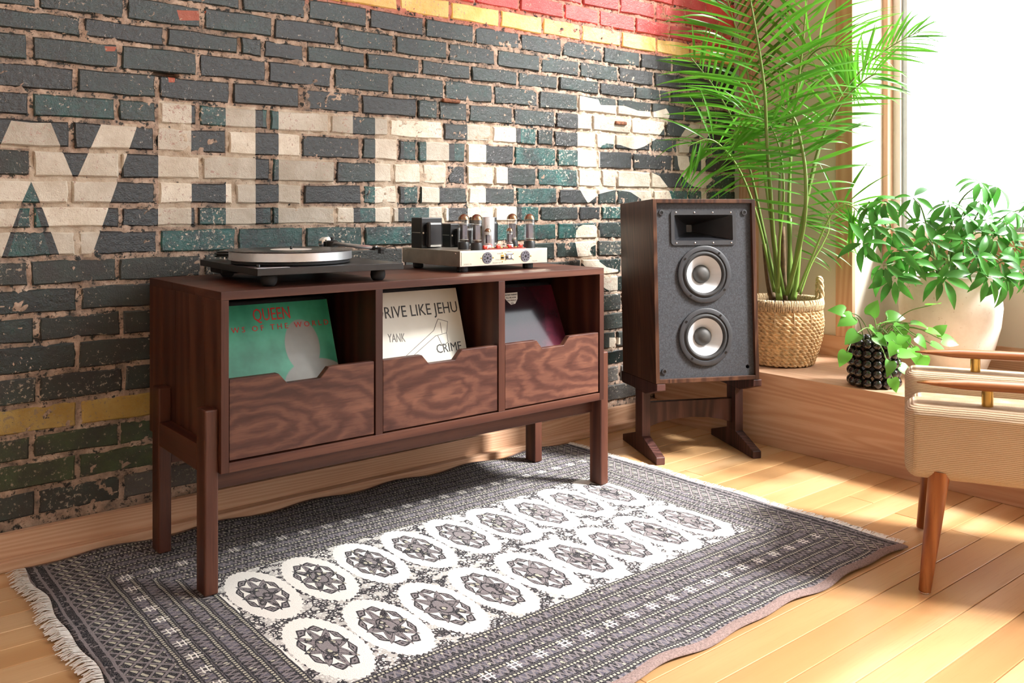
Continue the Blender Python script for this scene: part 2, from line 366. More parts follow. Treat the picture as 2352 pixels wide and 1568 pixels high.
# ------------------------------------------------------------------ brick wall
Kz = 1.06
ZL = [q * Kz for q in (.090, .155, .220, .279, .346, .413, .482, .546, .610, .674, .739, .795, .856, .923, .992, 1.053, 1.117, 1.183, 1.237, 1.300, 1.364, 1.428, 1.49, 1.555, 1.62, 1.684, 1.75, 1.814, 1.878)]
NC = len(ZL) - 1     # course i lies between ZL[i] and ZL[i+1]
J = {   # joints of the courses, as seen along the wall
 24: [1420, 1504.6, 1581], 23: [1300, 1384, 1464, 1545], 22: [1165, 1252, 1339, 1423, 1505, 1575], 21: [857, 979, 1091, 1194, 1295, 1376, 1459, 1538],
 20: [480, 643, 784.5, 916.7, 1036, 1149, 1247, 1335.6, 1427.6, 1508], 19: [193, 380, 554, 705, 846, 976, 1091, 1196, 1292, 1386, 1471, 1545],
 18: [87, 287, 465, 628.6, 774, 907, 1029.6, 1140.5, 1242, 1332, 1421, 1503, 1578], 17: [190, 380, 550, 603.7, 702, 841, 966, 1082, 1190, 1283.7, 1377, 1459],
 16: [68, 275.5, 455.5, 615, 765, 898.5, 1021, 1134, 1237, 1328, 1417, 1497, 1573], 15: [172, 361.5, 532, 691, 828.7, 958.8, 1006.6, 1075.5, 1179, 1276, 1361, 1450, 1529],
 14: [72, 269, 363, 454, 619, 759, 894, 1019, 1131, 1234, 1272, 1369, 1413, 1495, 1557], 13: [165, 357, 522, 693, 830, 914, 960, 1071, 1181.5, 1280, 1373, 1453, 1545],
 12: [72, 277, 462, 623, 771.5, 902, 969, 1027, 1071, 1135, 1234, 1328, 1381, 1417, 1495, 1567], 11: [161, 361, 538, 695, 832, 914, 963, 1075, 1185, 1282, 1373, 1417, 1500],
 10: [74, 277, 452, 625, 771, 900, 1020, 1135, 1240, 1330, 1381, 1470], 9: [177, 365, 545, 700, 835, 960, 1080, 1185, 1280, 1373, 1455], 8: [68, 271], 7: [182], 6: [85, 281], 5: [179], 4: [87, 286], 3: [182], 2: [73, 276], 1: [179], 0: [85, 281]}
mural = []   # (polygon in wall x,z ; paint)
def px(pts): return [wall_pt(u, v) for u, v in pts]
def ru(u0, u1, za, zb): return [(wall_x(u0), za), (wall_x(u1), za), (wall_x(u1), zb), (wall_x(u0), zb)]
def c5(x, y): return (x / 2.49, 280 + y / 2.49)
def c8(x, y): return (1200 + x / 2.49, 280 + y / 2.49)
Lz = lambda i: (ZL[i], ZL[i + 1])
T, Bm = ZL[15], ZL[10]
mural.append((px([c5(785, 35), c5(905, 40), c5(912, 768), c5(525, 768)]), 'paint_black'))
mural.append((px([c5(580, 10), c5(430, 345), c5(290, 5)]), 'paint_black'))
mural.append((px([c5(175, 335), c5(342, 768), c5(5, 768)]), 'paint_teal'))
mural.append((px([c5(235, 470), c5(342, 768), c5(290, 768), c5(200, 480)]), 'paint_black'))
mural.append((px([c5(110, 500), c5(5, 768), c5(45, 768), c5(130, 500)]), 'paint_black'))
mural.append((px([c5(75, 5), c5(290, 5), c5(430, 345), c5(580, 10), c5(785, 20), c5(525, 768), c5(342, 768), c5(235, 470), c5(175, 335), c5(5, 768), c5(-60, 768), c5(-60, 420), c5(25, 125)]), 'paint_cream'))
xa_ = wall_pt(*c5(178, 5))[0]     # the other half of the W lies beyond the frame
mural.append(([(2 * xa_ - a, b) for a, b in mural[-1][0]], 'paint_cream'))
mural.append(([(wall_x(-30), ZL[12]), (wall_x(71), ZL[12]), (wall_x(71), ZL[13]), (wall_x(-30), ZL[13])], 'paint_worn'))
letters = []
letters += [ru(363.5, 440, Bm, T), ru(518.5, 587, Bm, T), ru(440, 518.5, ZL[12], ZL[13])]                                   # H
letters += [ru(640, 692, Bm, T), ru(640, 811, *Lz(14)), ru(640, 767, *Lz(12)), ru(640, 812, *Lz(10))]                     # E
letters += [ru(862, 914.5, Bm, T), ru(914, 1019, *Lz(14)), ru(979, 1031, *Lz(13)), ru(914, 1025, *Lz(12)), ru(969, 1009, *Lz(11)), ru(985, 1030, *Lz(10))]   # R
letters += [ru(1074, 1116, Bm, T), ru(1074, 1185.5, *Lz(14)), ru(1074, 1166, *Lz(12)), ru(1074, 1186, *Lz(10))]           # E
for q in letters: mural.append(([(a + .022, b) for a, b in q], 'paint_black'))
for q in letters: mural.append((q, 'paint_cream'))
five = [(1327, 219), (1374, 229), (1379, 241), (1434, 243), (1464, 254), (1501, 257), (1530, 249), (1538, 263), (1533, 284), (1509, 318), (1480, 336), (1457, 344), (1425, 333), (1393, 329), (1381, 335), (1378, 345), (1378, 389), (1400, 388), (1460, 392), (1500, 397), (1515, 404), (1533, 428), (1543, 457), (1546, 520), (1480, 520), (1473, 457), (1449, 441), (1417, 435), (1377, 445), (1350.6, 467), (1340, 450), (1326.5, 425)]
mural.append((px(five), 'paint_cream'))
def arc(cx, cy, rx, ry, a0, a1, n): return [(cx + rx * math.cos(R(a0 + (a1 - a0) * i / n)), cy + ry * math.sin(R(a0 + (a1 - a0) * i / n))) for i in range(n + 1)]
mural.append((px(arc(1605, 355, 50, 76, 50, 310, 14) + arc(1605, 355, 24, 44, 310, 50, 12)), 'paint_cream'))
mural.append((px([(1610, 236), (1622, 236), (1622, 470), (1610, 470)]), 'paint_cream'))
mural.append((px([c8(x, y) for x, y in [(320, 600), (345, 588), (410, 588), (440, 620), (443, 660), (425, 700), (395, 715), (388, 740), (405, 768), (430, 770), (440, 800), (480, 830), (545, 845), (545, 990), (470, 950), (390, 850), (350, 820), (320, 770), (303, 680), (305, 630)]]), 'paint_cream'))
mural.append((px([(1400, 775), (1424, 775), (1424, 790), (1412, 792), (1424, 800), (1400, 802)]), 'paint_cream'))
for (u, v, a, b) in [(254, 112, 14, 6), (191, 52, 3, 8), (395, 180, 9, 9), (440, 35, 34, 12)]: mural.append((px([(u - a, v - b), (u + a, v - b * .8), (u + a * .7, v + b), (u - a * .8, v + b)]), 'paint_chipred'))
mbb = [(min(a for a, _ in p), max(a for a, _ in p), min(b for _, b in p), max(b for _, b in p)) for p, _ in mural]
def inside(p, x, z):
    r = False; j = len(p) - 1
    for i in range(len(p)):
        if (p[i][1] > z) != (p[j][1] > z) and x < (p[j][0] - p[i][0]) * (z - p[i][1]) / (p[j][1] - p[i][1]) + p[i][0]: r = not r
        j = i
    return r
rb = random.Random(11)
def course_paint(i, x0, x1):
    if i >= 21: return 'paint_red'
    if i == 20: return 'paint_yellow'
    xm = (x0 + x1) / 2
    if i == 3 and xm < .75: return 'paint_ochre'
    if i in (1, 2) and xm < .9: return 'paint_moss'
    if i == 0: return 'paint_worn' if xm < .6 else 'paint_grey'
    if i == 1: return 'paint_grey'
    if i <= 8: return rb.choice(['paint_worn', 'paint_worn', 'paint_dark'])
    if i <= 12: return rb.choice(['paint_dark', 'paint_teal', 'paint_teal', 'paint_black']) if xm > .5 else 'paint_dark'
    if i <= 14: return rb.choice(['paint_dark', 'paint_black', 'paint_teal'])
    return rb.choice(['paint_dark', 'paint_dark', 'paint_black'])
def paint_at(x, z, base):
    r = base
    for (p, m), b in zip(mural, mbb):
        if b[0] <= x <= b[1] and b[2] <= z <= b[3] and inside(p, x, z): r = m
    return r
def brick_mesh(x0, x1, z0, z1, base):
    yf = WY + rb.uniform(-.002, .002); j = lambda a: rb.uniform(-a, a)
    nx, nz = 3, 2; bm = bmesh.new(); ring = []
    for a in range(nx): ring.append((a / nx, 0))
    for a in range(nz): ring.append((1, a / nz))
    for a in range(nx): ring.append((1 - a / nx, 1))
    for a in range(nz): ring.append((0, 1 - a / nz))
    cx, cz = (x0 + x1) / 2, (z0 + z1) / 2
    out = [(x0 + (x1 - x0) * a + j(.0022), z0 + (z1 - z0) * b + j(.0022)) for a, b in ring]
    inn = [(q[0] + (.0035 if q[0] < cx else -.0035), q[1] + (.0035 if q[1] < cz else -.0035)) for q in out]
    vi = [bm.verts.new((q[0], yf, q[1])) for q in inn]; vo = [bm.verts.new((q[0], yf + .004, q[1])) for q in out]; vb = [bm.verts.new((q[0], yf + .03, q[1])) for q in out]
    n = len(ring); bm.faces.new(vi)
    for i in range(n):
        k = (i + 1) % n; bm.faces.new((vi[i], vo[i], vo[k], vi[k])); bm.faces.new((vo[i], vb[i], vb[k], vo[k]))
    used = False
    for (p, m), b in zip(mural, mbb):
        if b[0] > x1 or b[1] < x0 or b[2] > z1 or b[3] < z0: continue
        used = True
        for i in range(len(p)):
            a, c = Vector(p[i]), Vector(p[(i + 1) % len(p)])
            if max(a.x, c.x) < x0 - .002 or min(a.x, c.x) > x1 + .002 or max(a.y, c.y) < z0 - .002 or min(a.y, c.y) > z1 + .002: continue
            d = c - a; nrm = Vector((d.y, 0, -d.x))
            if nrm.length < 1e-6: continue
            corners = [(x - a.x) * nrm.x + (z - a.y) * nrm.z for x in (x0, x1) for z in (z0, z1)]
            if min(corners) > 0 or max(corners) < 0: continue
            bmesh.ops.bisect_plane(bm, geom=bm.verts[:] + bm.edges[:] + bm.faces[:], plane_co=(a.x, 0, a.y), plane_no=nrm, dist=1e-5)
    bmesh.ops.recalc_face_normals(bm, faces=bm.faces[:])
    names = [base]
    if used:
        for f in bm.faces:
            c = f.calc_center_median(); q = paint_at(c.x, c.z, base)
            if q not in names: names.append(q)
            f.material_index = names.index(q)
    return bm, names

def mortar_wall():
    X0, X1, Z0, Z1, st = -1.3, 3.19, .06, 1.99, .006
    nx, nz = int((X1 - X0) / st), int((Z1 - Z0) / st); vs = []; hx_, hz_ = wall_pt(382, 172)
    for k in range(nz + 1):
        z = Z0 + k * st
        for i in range(nx + 1):
            x = X0 + i * st; h = noise.noise((x * 34, 0, z * 34)) * .0055 + noise.noise((x * 95, 3, z * 95)) * .0048 + noise.noise((x * 9, 7, z * 9)) * .003
            hole = ((x - hx_) / .034) ** 2 + ((z - hz_) / .0085) ** 2 < 1
            vs.append((x, WY + (.040 if hole else .0050 - h), z))
    fs = [(k * (nx + 1) + i, k * (nx + 1) + i + 1, (k + 1) * (nx + 1) + i + 1, (k + 1) * (nx + 1) + i) for k in range(nz) for i in range(nx)]
    me = bpy.data.meshes.new('wall_back'); me.from_pydata(vs, [], fs); me.materials.append(MT['mortar']); me.materials.append(MT['mortar_cream']); me.shade_smooth()
    zlo, zhi = min(b[2] for b in mbb), max(b[3] for b in mbb)
    for k in range(nz):
        z = Z0 + (k + .5) * st
        if z < zlo or z > zhi: continue
        for i in range(nx):
            x = X0 + (i + .5) * st
            if x > .2 and paint_at(x, z, '') == 'paint_cream': me.polygons[k * nx + i].material_index = 1
    return me
wb = bpy.data.objects.new('wall_back', mortar_wall()); COL.objects.link(wb); tag(wb, kind='structure')
G().box(-2.3, 3.6, WY + .05, WY + .15, -.06, 4.3).build('wall_core', plain('core', (.3, .22, .18, 1), .9), wb, world=False)
G().box(-2.3, 3.6, WY + .0, WY + .06, 1.985, 4.3).build('wall_upper', MT['paint_red'], wb, world=False)
plain('rust', (.20, .075, .035, 1), .8, nscale=90, var=.6, bump=.8, bscale=180)
def tie(u, v, L, h):
    x, z = wall_pt(u, v); G().box(x - L, x + L, WY - .010, WY + .01, z - h, z + h, .004).build('rusty_tie', MT['rust'], wb, world=False)
tie(1424, 283, .030, .007); tie(1035, 232, .034, .006)
bricks = []
for i in range(NC):
    xs = sorted(wall_x(u) for u in J.get(i, []))
    step = .213; off = (.5 if i % 2 else 0) * step
    if not xs: xs = [.2 + off]
    while xs[0] > -1.2: xs.insert(0, xs[0] - step * rb.uniform(.97, 1.03))
    while xs[-1] < 3.19:
        nx_ = xs[-1] + step * rb.uniform(.97, 1.03); xs.append(nx_)
    xs[-1] = 3.195
    for a, b in zip(xs, xs[1:]):
        if b - a < .03: continue
        g = .0045 + rb.uniform(0, .002); gz = .006
        bricks.append((a + g, b - g, ZL[i] + gz, ZL[i + 1] - gz, i))
def vis(bk):
    x0, x1, z0, z1, i = bk; xm, zm = (x0 + x1) / 2, (z0 + z1) / 2
    r = xm * sn - WY * cs; d = xm * cs + WY * sn; u = 1176 + FPX * r / d; v = CY - FPX * (zm - CH) / d
    if u < -90 or v < -30 or u > 1690: return 0
    if 345 < u < 1380 and v > 640: return .0
    if u > 1440 and v > 470: return 0
    return (x1 - x0) * (z1 - z0) / d / d
order = sorted(range(len(bricks)), key=lambda k: -vis(bricks[k]))
single_set = set(k for k in order[:300] if vis(bricks[k]) > 0)
restv = {}; restg = bmesh.new(); rest_names = []
for k, bk in enumerate(bricks):
    base = course_paint(bk[4], bk[0], bk[1]); bm, names = brick_mesh(bk[0], bk[1], bk[2], bk[3], base)
    if k in single_set:
        me = bpy.data.meshes.new('brick'); c = Vector(((bk[0] + bk[1]) / 2, WY, (bk[2] + bk[3]) / 2))
        bmesh.ops.translate(bm, verts=bm.verts[:], vec=-c); bm.to_mesh(me)
        for q in names: me.materials.append(MT[q])
        o = bpy.data.objects.new('brick', me); COL.objects.link(o); o.parent = wb; o.location = c
    else:
        mp = []
        for q in names:
            if q not in rest_names: rest_names.append(q)
            mp.append(rest_names.index(q))
        vm = {q: restg.verts.new(q.co) for q in bm.verts}
        for f in bm.faces: nf = restg.faces.new([vm[q] for q in f.verts]); nf.material_index = mp[f.material_index]
    bm.free()
me = bpy.data.meshes.new('bricks_beyond'); restg.to_mesh(me); restg.free()
for q in rest_names: me.materials.append(MT[q])
o = bpy.data.objects.new('bricks_beyond', me); COL.objects.link(o); o.parent = wb; tag(o, kind='stuff')

# ------------------------------------------------------------------ baseboard, platform, window wall, room shell
bb = G().box(-2.2, 2.658, 2.336, 2.356, 0, .0775, .0015).build('baseboard_back', MT['oak_x'], kind='structure')
G().box(-2.2, 2.658, 2.305, 2.336, 0, .0228, .0015).build('shoe_moulding', MT['oak_x'], bb, world=False)
PX, PZ = 2.658, .254
pf = G().box(PX, PX + .022, -3.9, 2.352, .0, PZ - .002, .001).build('window_platform', MT['oak_y'], kind='structure', label='low oak platform along the window wall')
y = 2.352; k = 0
for ya, yb_ in ((-3.9, -1.1), (-1.1, .35), (.35, 2.352)): G().box(PX - .001, 3.41, ya + .0005, yb_ - .0005, PZ - .02, PZ, .001).build('platform_board', MT['oak_y'], pf, world=False)
XW, XR = 3.184, 3.406
wr = G().box(XW, 3.62, 1.81, 2.40, 0, 4.3).build('wall_right', MT['cream_wall'], kind='structure')
G().box(XR, XR + .1, -3.9, 1.81, 0, .62).build('wall_below_window', MT['cream_wall'], wr, world=False)
G().box(XR, 3.62, -3.9, 1.81, 4.0, 4.3).build('wall_above_window', MT['cream_wall'], wr, world=False)
G().box(XW, XR, -3.9, 1.81, 4.0, 4.3).build('window_header', MT['cream_wall'], wr, world=False)
G().box(XR, XR + .09, -1.13, -1.07, .62, 4.0).build('wall_pier', MT['cream_wall'], wr, world=False)
G().box(XR, XR + .09, -3.03, -2.97, .62, 4.0).build('wall_pier', MT['cream_wall'], wr, world=False)
G().box(XW + .001, XR, 1.799, 1.811, PZ, 4.0).build('window_reveal', MT['cream_wall'], wr, world=False)
G().box(XW - .02, XW, 1.80, 2.31, PZ, .333, .001).build('baseboard_right', MT['oak_y'], kind='structure')
G().box(XR - .018, XR, -3.9, 1.80, PZ, .333, .001).build('baseboard_window', MT['oak_y'], kind='structure')
G().box(XW - .019, XW, 1.799, 1.869, .333, 4.05, .0015).build('trim_1', MT['oak_z'], kind='structure')
G().box(XW - .024, XW, 2.235, 2.318, PZ, 4.05, .0015).build('trim_2', MT['oak_z'], kind='structure')
def window(name, ya, yb_):
    g = G()
    for (a, b) in ((ya, ya + .03), (yb_ - .03, yb_)): g.box(XR + .03, XR + .09, a, b, .716, 3.98, .002)
    g.box(XR + .03, XR + .09, ya + .03, yb_ - .03, .716, .745, .002); g.box(XR + .03, XR + .09, ya + .03, yb_ - .03, 3.95, 3.98, .002)
    wn = g.build(name, MT['white_paint'], kind='structure')
    g = G()
    for (a, b) in ((ya + .03, ya + .05), (yb_ - .05, yb_ - .03)): g.box(XR + .045, XR + .075, a, b, .745, 3.95, .001)
    g.box(XR + .045, XR + .075, ya + .05, yb_ - .05, .745, .765, .001); g.box(XR + .045, XR + .075, ya + .05, yb_ - .05, 3.93, 3.95, .001)
    g.build('window_sash', MT['grey_metal'], wn, world=False)
    G().box(XR + .058, XR + .062, ya + .05, yb_ - .05, .765, 3.93).build('window_pane', MT['window_glass'], wn, world=False)
    g = G()
    for (a, b) in ((ya - .022, ya), (yb_, yb_ + .022)): g.box(XR - .012, XR + .09, a, b, .70, 4.0, .001)
    g.build('window_jamb', MT['oak_z'], wn, world=False)
    G().box(XR - .035, XR + .09, ya - .02, yb_ + .02, .690, .716, .002).build('window_sill', MT['oak_y'], wn, world=False)
    G().box(XR - .016, XR, ya - .02, yb_ + .02, .62, .690, .001).build('sill_apron', MT['oak_y'], wn, world=False)
    return wn
window('window_1', -1.048, 1.777); window('window_2', -2.948, -1.152); window('window_3', -3.88, -3.052)
G().box(-2.3, 3.62, -4.1, 2.45, 4.2, 4.3).build('ceiling', MT['ceiling_paint'], kind='structure')
G().box(-2.4, -2.2, -4.1, 2.45, -.06, 4.3).build('wall_left', MT['far_wall_paint'], kind='structure')
G().box(-2.3, 3.62, -4.2, -4.0, -.06, 4.3).build('wall_front', MT['far_wall_paint'], kind='structure')

# ------------------------------------------------------------------ rug
def rug_material():
    t = NT('rug_pile', .95, 0, .15); p = t.pos(); q = t.sep(p)
    wob = t.vscale(t.vadd(t.noise(p, 26, 2, col=True), (-.5, -.5, -.5)), .006); s_ = t.sep(t.vadd(p, wob)); x, y = s_[0], s_[1]
    ABS = lambda a: t.ma('ABSOLUTE', a); MUL = lambda a, b: t.ma('MULTIPLY', a, b); ADD = lambda a, b: t.ma('ADD', a, b); SUB = lambda a, b: t.ma('SUBTRACT', a, b)
    LT = lambda a, b: t.ma('LESS_THAN', a, b); GT = lambda a, b: t.ma('GREATER_THAN', a, b); MAX = lambda a, b: t.ma('MAXIMUM', a, b); MIN = lambda a, b: t.ma('MINIMUM', a, b)
    NAVY, MAUVE, CREAM, WHITE = (.010, .010, .016, 1), (.205, .182, .19, 1), (.48, .46, .36, 1), (.80, .78, .73, 1)
    # --- field with medallions
    C = .1325; gx = SUB(t.ma('MODULO', ADD(x, -.79 + C / 2 + 10 * C), C), C / 2)
    row = GT(y, 1.6635); cyv = ADD(1.517, MUL(row, .293)); gy = SUB(y, cyv)
    gx = MUL(gx, 1 / .0665); gy = MUL(gy, 1 / .143); r2 = ADD(MUL(gx, gx), MUL(gy, gy)); r = t.ma('SQRT', r2); th = t.ma('ARCTAN2', gy, gx)
    jag = MUL(t.ma('PINGPONG', MUL(th, 36 / 6.2832), .5), .09)
    white = LT(r, SUB(1.0, jag))
    tri = MUL(t.ma('PINGPONG', MUL(th, 8 / 6.2832), .5), 2)           # 0 on the axes, 1 between
    R1 = ADD(.33, MUL(t.ma('POWER', SUB(1, tri), 1.4), .36))
    star = LT(r, R1); edge = LT(ABS(SUB(r, R1)), .026); edge2 = LT(ABS(SUB(r, MUL(R1, .72))), .018); edge3 = LT(ABS(SUB(r, .24)), .02)
    dia = ADD(MUL(ABS(SUB(tri, 1.0)), .62), MUL(ABS(SUB(r, .60)), 5.6)); dl = LT(dia, .62); dl2 = LT(dia, .38); dl3 = LT(dia, .16)
    wv = t.map(p, (1, .62, 1)); cells = t.voro(wv, 90); sm = t.voro(wv, 90, out='Color'); smr = t.sep(sm)[0]
    inner = t.mix(LT(cells, .0042 * 90), NAVY, t.mix(GT(smr, .72), MAUVE, CREAM))
    fill = t.mix(GT(smr, .62), MAUVE, inner)
    lines = MAX(MAX(edge, edge2), edge3)
    med = t.mix(star, WHITE, t.mix(lines, fill, NAVY))
    med = t.mix(dl, med, t.mix(dl2, NAVY, t.mix(dl3, MAUVE, NAVY)))
    lat = t.voro(t.map(p, (1, .8, 1)), 120, 'DISTANCE_TO_EDGE'); ol = t.mix(LT(lat, .15), t.mix(GT(t.noise(p, 120, 2), .50), MAUVE, WHITE), NAVY)
    gapw = LT(t.noise(p, 40, 3), .47); ol = t.mix(MUL(gapw, .6), ol, WHITE)
    field = t.mix(white, ol, med)
    # --- border of nested bands
    qx = MAX(SUB(.716, x), SUB(x, 1.915)); qy = MAX(SUB(1.375, y), SUB(y, 1.952)); b = MAX(qx, qy); side = GT(qx, qy)
    along = t.ma('ADD', MUL(side, y), MUL(SUB(1, side), x))
    bw = MUL(b, 1 / .0385); fr = t.ma('FRACT', bw); idx = t.ma('FLOOR', bw)
    line = MAX(LT(ABS(SUB(fr, .06)), .045), MAX(LT(ABS(SUB(fr, .30)), .04), LT(ABS(SUB(fr, .94)), .045)))
    bead = MUL(LT(ABS(SUB(fr, .18)), .07), GT(t.ma('FRACT', MUL(along, 1 / .0085)), .45))
    mv = t.comb(MUL(along, 1 / .0155), MUL(SUB(fr, .3), 1.35), MUL(idx, 4.3)); mo = t.voro(mv, 1.6); mc = t.sep(t.voro(mv, 1.6, out='Color'))[0]
    zig = LT(ABS(SUB(t.ma('PINGPONG', MUL(along, 1 / .0075), 1), MUL(SUB(fr, .34), 1.8))), .24)
    band = t.mix(LT(mo, .24), t.mix(zig, t.mix(GT(mc, .6), NAVY, (.09, .085, .115, 1)), MAUVE), t.mix(GT(mc, .5), CREAM, MAUVE))
    br = t.mix(LT(fr, .30), band, t.mix(bead, t.mix(LT(ABS(SUB(fr, .18)), .12), MAUVE, NAVY), CREAM)); br = t.mix(line, br, NAVY)
    crs = t.ma('FRACT', MUL(along, 1 / .062)); cb = MUL(GT(b, .118), LT(b, .150)); ca = ABS(SUB(crs, .5)); cf = ABS(SUB(b, .134))
    cross = MUL(cb, MAX(MUL(LT(ABS(SUB(ca, .10)), .022), 1), MUL(LT(ABS(SUB(cf, .005)), .0014), LT(ca, .22))))
    br = t.mix(cross, br, WHITE)
    # --- lattice skirts at both ends
    sk = MAX(LT(x, .545), GT(x, 2.02)); ex = MUL(x, 1 / .034); ey = MUL(y, 1 / .034)
    l1 = ABS(SUB(t.ma('FRACT', ADD(ex, ey)), .5)); l2 = ABS(SUB(t.ma('FRACT', SUB(ex, ey)), .5)); lt = MAX(GT(l1, .40), GT(l2, .40)); lo = MAX(GT(l1, .32), GT(l2, .32))
    ins = t.ma('FRACT', ADD(MUL(x, 1 / .017), MUL(y, .5 / .017))); body = t.mix(GT(ins, .62), NAVY, CREAM)
    skc = t.mix(lo, body, NAVY); skc = t.mix(lt, skc, MAUVE)
    outer = MAX(LT(x, .462), GT(x, 2.085)); st = t.ma('FRACT', MUL(x, 1 / .021)); oc = t.mix(GT(st, .72), t.mix(LT(mo, .3), NAVY, MAUVE), MAUVE); skc = t.mix(outer, skc, oc)
    br = t.mix(sk, br, skc)
    inf = LT(b, 0); c = t.mix(inf, br, field)
    tone = t.noise(p, 3, 3); c = t.mix(.22, c, t.mix(tone, NAVY, MAUVE)) if False else c
    grain = t.noise(p, 500, 2); c = t.mix(MUL(GT(grain, .5), .18), c, t.mix(.5, MAUVE, WHITE)); t.color(c); t.bump(grain, .6, .002); return t.m
RX0, RX1, RY0, RY1 = .42, 2.118, 1.082, 2.278
def rug_mesh():
    nx, ny = 170, 120; vs = []; fs = []
    for j in range(ny + 1):
        for i in range(nx + 1):
            a, b = i / nx, j / ny; x = RX0 + (RX1 - RX0) * a; y = RY0 + (RY1 - RY0) * b
            fe = max(0, 1 - b * 9); be = max(0, (b - .93) / .07); le = max(0, 1 - a * 14); re = max(0, (a - .93) / .07)
            wv = math.sin(x * 17) * .5 + math.sin(x * 31 + 1) * .5; wy = math.sin(y * 19) * .5 + math.sin(y * 33 + 2) * .5
            y += fe * .006 * wv + be * .006 * math.sin(x * 23 + 1); x += le * .006 * wy + re * .005 * math.sin(y * 21)
            x += .018 * (1 - b) * (1 - a) + .012 * (1 - b) * a
            z = .0075 + fe * .003 * (1 + wv) + be * .0035 * (1 + math.sin(x * 23)) + le * .002 * (1 + wy)
            vs.append((x, y, z))
    for j in range(ny):
        for i in range(nx): k = j * (nx + 1) + i; fs.append((k, k + 1, k + nx + 2, k + nx + 1))
    return vs, fs, nx, ny
vs_, fs_, nx, ny = rug_mesh()
rug = thing('rug', (1.27, 1.68, 0), 'grey and black patterned wool rug with white medallions under the record cabinet', 'rug')
g = G(); g.v = vs_; g.f = fs_; g.mi = [0] * len(fs_)
pile = g.build('pile', rug_material(), rug)
md = pile.modifiers.new('thickness', 'SOLIDIFY'); md.thickness = .0045; md.offset = -1; pile.data.shade_smooth()
def edge_strip(j, off, name):
    g = G(); row_ = [Vector(vs_[j * (nx + 1) + i]) for i in range(nx + 1)]; a = [q + Vector((0, -off * .25, .0006)) for q in row_]; b = [q + Vector((0, off, -.0015)) for q in row_]
    c = [q + Vector((0, off, -.005)) for q in row_]; n_ = len(a); k = 3 * n_
    g.add(a + b + c, [(i, i + 1, n_ + i + 1, n_ + i) for i in range(n_ - 1)] + [(n_ + i, n_ + i + 1, 2 * n_ + i + 1, 2 * n_ + i) for i in range(n_ - 1)])
    return g.build(name, MT['rug_edge'], rug, smooth=True)
edge_strip(0, -.016, 'bound_edge'); edge_strip(ny, .010, 'bound_edge')
rf = random.Random(5)
for i_, sg in ((0, -1), (nx, 1)):
    g = G()
    for j in range(ny):
        p0 = Vector(vs_[j * (nx + 1) + i_]); p1 = Vector(vs_[(j + 1) * (nx + 1) + i_])
        for k in range(5):
            s0 = p0.lerp(p1, (k + rf.random()) / 5); L = rf.uniform(.022, .040); dy = rf.uniform(-.012, .012); w_ = .0015
            m0 = s0 + Vector((sg * L * .5, dy * .4, rf.uniform(.000, .004))); e0 = s0 + Vector((sg * L, dy, -.0035))
            n0 = s0 + Vector((-sg * .003, 0, -.001))
            g.add([n0 + Vector((0, -w_, 0)), n0 + Vector((0, w_, 0)), m0 + Vector((0, w_, 0)), m0 + Vector((0, -w_, 0)), e0 + Vector((0, w_, 0)), e0 + Vector((0, -w_, 0))], [(0, 1, 2, 3), (3, 2, 4, 5)])
    g.build('fringe', MT['fringe'], rug, kind='stuff', label='off-white knotted fringe')

# ------------------------------------------------------------------ record cabinet
X0, X1, Y0, Y1, Z0, Z1 = .7156, 1.8716, 1.8538, 2.335, .2679, .6577
TH = .0175; DIV = [(1.095, 1.115), (1.4735, 1.4955)]
cab = thing('record_cabinet', ((X0 + X1) / 2, (Y0 + Y1) / 2, 0), 'low dark walnut record cabinet with three notched drawers on a trestle leg frame', 'cabinet')
# the top is glued up from staves
g = 0
for a, b in ((0, .16), (.16, .31), (.31, .4812)):
    G().box(X0, X1, Y0 + a, Y0 + b - .0003, Z1 - .0185, Z1, .0008).build('top_stave', MT['walnut_x'], cab)
for k in range(5):
    a, b = Y0 + (Y1 - Y0) * k / 5, Y0 + (Y1 - Y0) * (k + 1) / 5 - .0003
    G().box(X0, X0 + TH, a, b, Z0, Z1 - .0185, .0008).build('side_stave', MT['walnut_z'], cab)
G().box(X1 - TH, X1, Y0, Y1, Z0, Z1 - .0185, .0008).build('side_panel', MT['walnut_z'], cab)
G().box(X0 + TH, X1 - TH, Y0, Y1, Z0, Z0 + .021, .0008).build('bottom_panel', MT['walnut_x'], cab)
G().box(X0 + TH, X1 - TH, Y1 - .012, Y1 - .002, Z0 + .021, Z1 - .0185).build('back_panel', MT['walnut_x'], cab)
for a, b in DIV: G().box(a, b, Y0 + .0005, Y1 - .012, Z0 + .021, Z1 - .0185, .0008).build('divider', MT['walnut_z'], cab)
bays = [(X0 + TH, DIV[0][0]), (DIV[0][1], DIV[1][0]), (DIV[1][1], X1 - TH)]
zt_, zn_, zb_ = .4675, .4435, .2925
for k, (a, b) in enumerate(bays):
    a += .0018; b -= .0025; n1 = a + .116 * (b - a) / .362 - .002; m_ = walnut_figured('walnut_figure_%d' % k, ((a + b) / 2 - cab.location.x) + (-.12, .03, .13)[k], (.34, .36, .39)[k], 1.7 * k + .3)
    poly = [(a, zb_), (b, zb_), (b, zt_), (a + .237, zt_), (a + .215, zn_), (a + .134, zn_), (a + .113, zt_), (a, zt_)]
    df = G().prism(poly, Y0 + .003, Y0 + .021, 'y', b=.0012).build('drawer_front', m_, cab)
    G().box(a + .004, a + .014, Y0 + .021, Y1 - .04, zb_, zt_ - .03).build('drawer_side', MT['walnut_y'], df)
    G().box(b - .014, b - .004, Y0 + .021, Y1 - .04, zb_, zt_ - .03).build('drawer_side', MT['walnut_y'], df)
    G().box(a + .014, b - .014, Y0 + .021, Y1 - .04, zb_ + .002, zb_ + .010).build('drawer_floor', MT['walnut_x'], df)
LW, LD = .031, .050; LT_ = .406
